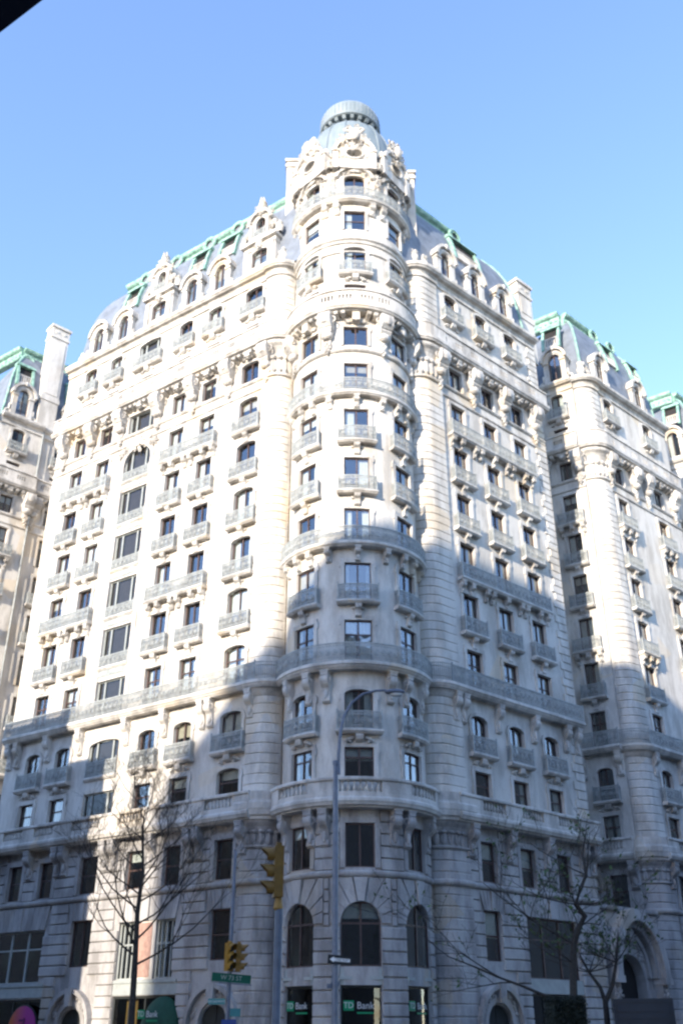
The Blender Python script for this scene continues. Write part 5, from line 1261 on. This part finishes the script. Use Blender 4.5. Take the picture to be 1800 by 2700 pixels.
# far signal post with street signs
PX, PY = -4.62, 44.0; k = 44.0 / 39.8
t = empty('signal_post', (PX, PY, 0)); tag(t, 'slim steel post with two yellow signal heads and a green street sign', 'traffic signal')
mb = MB(); mb.tube([(0.02, 0, 0), (-0.0, 0, 3.5), (-0.02, 0, 6.35 * k + GZ)], [0.10, 0.09, 0.07], 10); mb.lathe([(0.22, 0), (0.22, 0.4), (0.12, 0.7)], 0, 0, 10); inst('pole', mb.mesh('pole', STEEL), t)
signal_head(t, Matrix.Translation((-0.02, -0.28, 1.98 * k + GZ)) @ Matrix.Rotation(radians(48), 4, 'Z'), YEL)
signal_head(t, Matrix.Translation((0.36, -0.16, 1.96 * k + GZ)) @ Matrix.Rotation(radians(88), 4, 'Z'), YEL_SHADE)
mb = MB(); mb.tube([(0, 0, 3.9), (0.36, -0.1, 3.9)], 0.03, 6); mb.tube([(0, 0, 4.9), (0.36, -0.1, 4.9)], 0.03, 6); mb.tube([(0, 0, 4.95), (-0.02, -0.3, 4.95)], 0.03, 6); inst('signal_arm', mb.mesh('signal_arm', STEEL), t)
mb = MB(); mb.box(-0.8, 0.8, -0.015, 0.015, -0.16, 0.16); ss = inst('street_sign', mb.mesh('street_sign', SGREEN), t, Matrix.Translation((0.10, -0.13, 1.78 * k + GZ - 0.03)) @ Matrix.Rotation(radians(4), 4, 'Y') @ Matrix.Rotation(radians(6), 4, 'Z'))
inst('lettering', text_mesh('W 73 ST', 0.24, mat('sign_lettering', (0.35, 0.42, 0.42), 0.6)), ss, Matrix.Translation((0, -0.02, 0)) @ FACE)
mb = MB(); mb.box(-0.5, 0.85, -0.02, 0.02, -0.22, -0.175); inst('sign_rail', mb.mesh('sign_rail', STEEL), ss)
mb = MB(); mb.box(-0.36, 0.36, -0.012, 0.012, -0.11, 0.11); s2 = inst('street_sign', mb.mesh('small_sign', TEAL), t, Matrix.Translation((-0.46, -0.1, 0.98 * k + GZ)) @ Matrix.Rotation(radians(-12), 4, 'Z'))
inst('lettering', text_mesh('BROADWAY', 0.12, mat('sign_lettering_pale', (0.42, 0.5, 0.5), 0.6), 0.004), s2, Matrix.Translation((0, -0.015, 0)) @ FACE)
mb = MB(); mb.box(-0.22, 0.22, -0.012, 0.012, -0.15, 0.15); inst('street_sign', mb.mesh('small_sign', TEAL), t, Matrix.Translation((0.32, -0.1, 0.62 * k + GZ)) @ Matrix.Rotation(radians(25), 4, 'Z'))
mb = MB(); mb.box(-0.3, 0.3, -0.012, 0.012, -0.1, 0.1); inst('street_sign', mb.mesh('small_sign', SBLUE), t, Matrix.Translation((0.08, -0.12, 0.3 * k + GZ)))

# ------------------------------------------------------------------ trees
def grow(mb, p, d, L, r, level, maxl, rnd, leaves=None, up=0.35, spread=0.8, kids=4):
    n = 5 if level < 2 else 3; pts = [p.copy()]; rs = [r]; q = p.copy(); dd = d.copy()
    for i in range(n):
        dd = (dd + Vector((rnd.uniform(-1, 1), rnd.uniform(-1, 1), rnd.uniform(-0.6, 1))) * 0.16 + Vector((0, 0, up * 0.25))).normalized()
        q = q + dd * (L / n); pts.append(q.copy()); rs.append(max(0.006, r * (1 - 0.75 * (i + 1) / n)))
    mb.tube(pts, rs, 6 if level < 2 else 4 if level < 3 else 3, cap=False)
    if level < maxl:
        for k in range(kids + (1 if level == 1 else 0)):
            t = rnd.uniform(0.25, 1.0); i = min(n - 1, int(t * n)); b = pts[i].lerp(pts[i + 1], t * n - i)
            side = Vector((rnd.uniform(-1, 1), rnd.uniform(-1, 1), rnd.uniform(-0.3, 0.7)))
            nd = (dd * 0.6 + side * spread).normalized()
            grow(mb, b, nd, L * rnd.uniform(0.4, 0.68), max(0.007, rs[i] * 0.6), level + 1, maxl, rnd, leaves, up, spread, kids)
    elif leaves is not None:
        for pt in pts[1:]:
            if rnd.random() < leaves[1]: leaves[0].append(pt + Vector((rnd.uniform(-.03, .03), rnd.uniform(-.03, .03), rnd.uniform(-.04, .02))))
def leaf_mesh(pts, m, size, rnd):
    mb = MB()
    for p in pts:
        a = Vector((rnd.uniform(-1, 1), rnd.uniform(-1, 1), rnd.uniform(-1, 1))).normalized(); b = a.cross(Vector((rnd.uniform(-1, 1), rnd.uniform(-1, 1), rnd.uniform(-1, 1)))).normalized(); s = size * rnd.uniform(0.6, 1.3)
        mb.add([p - a * s, p + b * s * 0.45, p + a * s, p - b * s * 0.45], [(0, 1, 2, 3)])
    return mb.mesh('leaves', m)
# bare tree on the left
rnd = random.Random(5); BX, BY = -10.15, 52.6
t = empty('bare_tree', (BX, BY, 0)); tag(t, 'bare leafless street tree with a straight dark trunk and fine twigs', 'tree')
lead = [(0.0, 0, 0), (0.0, 0, 2.0), (-0.08, 0, 4.5), (-0.2, 0, 7.0), (-0.12, 0, 9.0), (-0.35, 0.1, 11.3), (-0.3, 0.1, 13.2)]
mb = MB(); mb.tube(lead, [0.21, 0.165, 0.145, 0.12, 0.085, 0.05, 0.012], 10); inst('trunk', mb.mesh('trunk', BARK), t)
mb = MB()
def lead_at(z):
    for a, b in zip(lead, lead[1:]):
        if a[2] <= z <= b[2]: f = (z - a[2]) / (b[2] - a[2]); return Vector([a[i] + (b[i] - a[i]) * f for i in range(3)])
for i in range(24):
    z = 4.6 + 8.0 * (i / 23) ** 0.95; az = i * 2.4 + rnd.uniform(-.4, .4); L = (5.4 - 0.36 * (z - 4.6)) * rnd.uniform(0.75, 1.1)
    d = Vector((cos(az) * 1.15, sin(az) * 0.55, 0.40 + 0.03 * (z - 4))).normalized()
    grow(mb, lead_at(z), d, max(1.3, L), 0.062 - 0.004 * (z - 4.6), 1, 4, rnd, None, 0.45, 0.8, 4)
inst('crown', mb.mesh('crown', BARK), t)
# crooked budding tree on the right
rnd = random.Random(21); sc = 45 / 33.2
RX, RY = 7.05 * sc, 45.0
t = empty('budding_tree', (RX, RY, 0)); tag(t, 'crooked dark tree with sparse young green leaves, taller of the two by the right-hand facade', 'tree')
pth = [(0.0, 0), (0.02, 1.7), (0.06, 2.3), (0.2, 3.6), (0.3, 4.15), (0.48, 4.6), (0.72, 4.95), (0.46, 5.3), (0.66, 5.75), (0.92, 6.2), (0.9, 6.9), (1.1, 7.6)]
pth = [Vector((x * sc, 0.1 * sin(z * 2), 1.7 + (z - 1.7) * sc if z > 1.7 else z)) for x, z in pth]
mb = MB(); mb.tube(pth, [0.26, 0.2, 0.17, 0.15, 0.14, 0.13, 0.12, 0.11, 0.09, 0.07, 0.05, 0.02], 8); inst('trunk', mb.mesh('trunk', BARK), t)
mb = MB(); LV = [[], 0.22]
for i in range(13):
    j = rnd.randint(3, 10); az = i * 2.4; d = Vector((cos(az) - 0.35, sin(az) * 0.7, rnd.uniform(-0.1, 0.7))).normalized()
    grow(mb, pth[j], d, rnd.uniform(1.4, 3.0), 0.034, 1, 4, rnd, LV, 0.2, 0.9, 3)
grow(mb, pth[2], Vector((-1, 0, 0.35)).normalized(), 5.6, 0.085, 0, 3, rnd, LV, -0.2, 0.8, 4)
grow(mb, pth[4], Vector((-1, -0.2, 0.5)).normalized(), 5.0, 0.05, 0, 3, rnd, LV, 0.0, 0.8, 4)
inst('crown', mb.mesh('crown', BARK), t); o = inst('leaves', leaf_mesh(LV[0][:1600], LEAF, 0.10, rnd), t); o['kind'] = 'stuff'
# smaller forked tree beside it
rnd = random.Random(8); RX2, RY2 = 8.35 * sc, 46.5
t = empty('budding_tree', (RX2, RY2, 0)); tag(t, 'small forked tree with a few young leaves in front of the arched gateway', 'tree')
mb = MB(); mb.tube([(0, 0, 0), (0.02, 0, 1.6), (0.05, 0, 2.9)], [0.17, 0.14, 0.12], 8); mb.tube([(0.05, 0, 2.8), (0.45, 0, 3.5), (0.75, 0.1, 4.4), (1.0, 0.1, 5.6)], [0.11, 0.09, 0.07, 0.02], 8); mb.tube([(0.05, 0, 2.8), (-0.1, 0, 3.4), (-0.5, 0.1, 4.0), (-0.9, 0.1, 4.9)], [0.10, 0.08, 0.06, 0.02], 8)
inst('trunk', mb.mesh('trunk', BARK), t)
mb = MB(); LV = [[], 0.25]
for i in range(13):
    p = Vector((0.75, 0.1, 4.4)) if i % 2 else Vector((-0.5, 0.1, 4.0)); az = i * 2.4; grow(mb, p, Vector((cos(az), sin(az) * 0.7, rnd.uniform(0, 0.8))).normalized(), rnd.uniform(1.2, 2.6), 0.03, 1, 4, rnd, LV, 0.25, 0.9, 3)
inst('crown', mb.mesh('crown', BARK), t); o = inst('leaves', leaf_mesh(LV[0][:900], LEAF, 0.10, rnd), t); o['kind'] = 'stuff'
# dark clipped hedge
rnd = random.Random(3)
t = empty('hedge', (9.05, 43.8, 0), 0.2); tag(t, 'tall dark clipped evergreen hedge at the kerb beside the crooked tree', 'hedge')
mb = MB(); mb.box(-0.68, 0.68, -0.45, 0.45, 0.0, 2.75); mb.box(-0.75, 0.75, -0.55, 0.55, 0, 0.5); inst('hedge_core', mb.mesh('hedge_core', HEDGE), t)
pts = []
for i in range(5200):
    f = rnd.random(); x, y, z = rnd.uniform(-.72, .72), rnd.uniform(-.5, .5), rnd.uniform(0.4, 2.85)
    if f < 0.5: y = -0.5 + rnd.uniform(-.08, .05)
    elif f < 0.7: z = 2.8 + rnd.uniform(-.06, .16)
    elif f < 0.85: x = rnd.choice((-1, 1)) * (0.72 + rnd.uniform(-.05, .08))
    pts.append(Vector((x, y, z)))
o = inst('hedge_leaves', leaf_mesh(pts, HEDGE, 0.06, rnd), t); o['kind'] = 'stuff'

# ------------------------------------------------------------------ parked box truck on the right
t = empty('box_truck', (12.95, 46.2, -0.13), radians(-17)); tag(t, 'dark grey box truck parked at the kerb before the arched gateway', 'truck')
mb = MB(); mb.box(-1.12, 1.12, -2.6, 2.6, 0.85, 3.0); mb.box(-1.16, 1.16, -2.63, 2.63, 2.9, 3.02); mb.box(-1.16, 1.16, -2.63, 2.63, 0.8, 0.92)
for x in (-1.14, 1.14):
    for y in (-2.6, 2.6): mb.box(x - 0.04, x + 0.04, y - 0.04, y + 0.04, 0.8, 3.0)
inst('cargo_body', mb.mesh('cargo_body', TRUCK), t)
mb = MB()
for i in range(7): mb.box(-0.98, 0.98, -2.645, -2.61, 0.98 + 0.26 * i, 1.22 + 0.26 * i)
inst('roller_door', mb.mesh('roller_door', TRUCK), t)
mb = MB(); mb.profx([(2.7, 0.6), (4.6, 0.6), (4.6, 1.4), (4.35, 1.55), (3.9, 2.45), (2.7, 2.5)], -1.05, 1.05); inst('cab', mb.mesh('cab', TRUCK), t)
mb = MB(); mb.box(-0.9, 0.9, -2.5, 4.5, 0.55, 0.8); inst('chassis', mb.mesh('chassis', BLACK), t)
for x in (-0.9, 0.9):
    for y in (-1.6, 3.7):
        mb = MB(); mb.tube([(x - 0.14, y, 0.42), (x + 0.14, y, 0.42)], 0.42, 18); wh = inst('wheel', mb.mesh('wheel', RUBBER), t)
        mb = MB(); mb.tube([(x - 0.15, y, 0.42), (x + 0.15, y, 0.42)], 0.22, 12); inst('rim', mb.mesh('rim', STEEL), wh)
for x in (-0.95, 0.95): mb = MB(); mb.box(x - 0.09, x + 0.09, -2.66, -2.6, 0.84, 0.97); inst('tail_light', mb.mesh('tail_light', mat('red_lens', (0.25, 0.01, 0.01), 0.3)), t)

# ------------------------------------------------------------------ sidewalk shed whose dark edge cuts the top left corner
t = empty('sidewalk_shed', (-3.2, 0.5, 0)); tag(t, 'dark painted edge of a sidewalk shed roof overhead', 'canopy')
e1 = Vector((-0.505, 0.913)); e2 = Vector((-0.4276, 0.8615)); dr = (e2 - e1).normalized(); nr = Vector((-dr.y, dr.x)); nr = nr if nr.x < 0 else -nr
a = e1 - dr * 3.5; b = e2 + dr * 0.2; off = Vector((-3.2, 0.5))
poly = [xy(p - off) for p in (a, e1 + dr * 0.75, e1 + dr * 0.75 + Vector((-0.1, 2.2)) , a + nr * 3.6)]
nrm = Vector((dr.y, -dr.x)); nrm = nrm if nrm.y < 0 else -nrm
poly = [xy(p - off) for p in (e1 - dr * 3.2, e1 + dr * 1.2, e1 + dr * 1.2 + nrm * 1.8, e1 - dr * 3.2 + nrm * 1.8)]
mb = MB(); mb.plan(poly, 3.0, 3.18); inst('shed_roof', mb.mesh('shed_roof', SHED), t)
for p in poly:
    c_ = Vector((sum(q[0] for q in poly) / 4, sum(q[1] for q in poly) / 4)); v = Vector(p).lerp(c_, 0.05)
    mb = MB(); mb.tube([(v.x, v.y, 0), (v.x, v.y, 3.02)], 0.06, 8); inst('shed_post', mb.mesh('shed_post', SHED), t)

# ------------------------------------------------------------------ buildings across the streets, behind the camera: the first three throw the long shadows
SH = Vector((-sin(SUN_AZ), -cos(SUN_AZ))); WP = Vector((cos(SUN_AZ), -sin(SUN_AZ)))
def opposite(name, label, P, D1, L1, D2, L2, ht, m):
    t = empty(name, (P.x, P.y, 0)); tag(t, label, 'building')
    pts = [Vector((0, 0)), D1 * L1, D1 * L1 + D2 * L2, D2 * L2]
    mb = MB(); mb.plan([xy(p) for p in pts], -0.3, ht - 0.6); inst('wall', mb.mesh('opposite_wall', m), t)
    cen = sum(pts, Vector((0, 0))) / 4
    mb = MB(); mb.plan([xy(p + (p - cen).normalized() * 0.12) for p in pts], ht - 0.6, ht); inst('cornice', mb.mesh('opposite_cornice', LIMO), t)
    wm = MB(); wm.box(-0.65, 0.65, -0.04, 0.02, 0, 1.9); wm.box(-0.75, 0.75, -0.12, 0.02, -0.15, 0); wmesh = wm.mesh('opposite_window', DARKSHOP)
    ang = atan2(D1.y, D1.x)
    n1 = min(12, int(L1 / 3.6)); rows = min(9, int(ht / 4.0))
    outw = Vector((D1.y, -D1.x)); flip = outw.dot(D2) > 0
    for i in range(n1):
        for j in range(rows):
            p = D1 * (1.8 + 3.6 * i); inst('window', wmesh, t, Matrix.Translation((p.x, p.y, 3.5 + 4.0 * j)) @ Matrix.Rotation(ang + (pi if flip else 0), 4, 'Z'))
    return t
C0 = WP * -19.5 + SH * 22.0; HT0 = GZ + 49.0 + 22.0 * math.tan(SUN_EL)
opposite('brick_apartment_block', 'tall brick apartment block across the street behind the viewer', C0, -TR, 65.5, -TL, 125.0, HT0, BRICKO)
C1 = FL.pos(-16.9, 28.0); r1 = C1.dot(SH)
opposite('limestone_block', 'pale limestone block across the side street, left of the viewer', C1, TL, 3.6, NL, 30.0, GZ + 31.8 + r1 * math.tan(SUN_EL), LIMO)
C2 = C1 + TL * 3.7
opposite('brown_brick_block', 'brown brick block standing next to the pale limestone block', C2, TL, 23.0, NL, 30.0, GZ + 35.2 + r1 * math.tan(SUN_EL), BRICKO)
C4 = C2 + TL * 23.3
opposite('row_house_block', 'unseen brick row houses, added beyond the brown brick block', C4, TL, 80.0, NL, 20.0, 20.0, BRICKO)  # unseen; added and sized to darken reflections in the lower left windows
C3 = FR_.pos(14.0, 41.0)
opposite('grey_apartment_block', 'unseen long grey block added across the avenue, right of the viewer', C3, TR, 130.0, NR, 30.0, 33.0, LIMO)  # unseen; added for window reflections, sized to dim the right wing's base
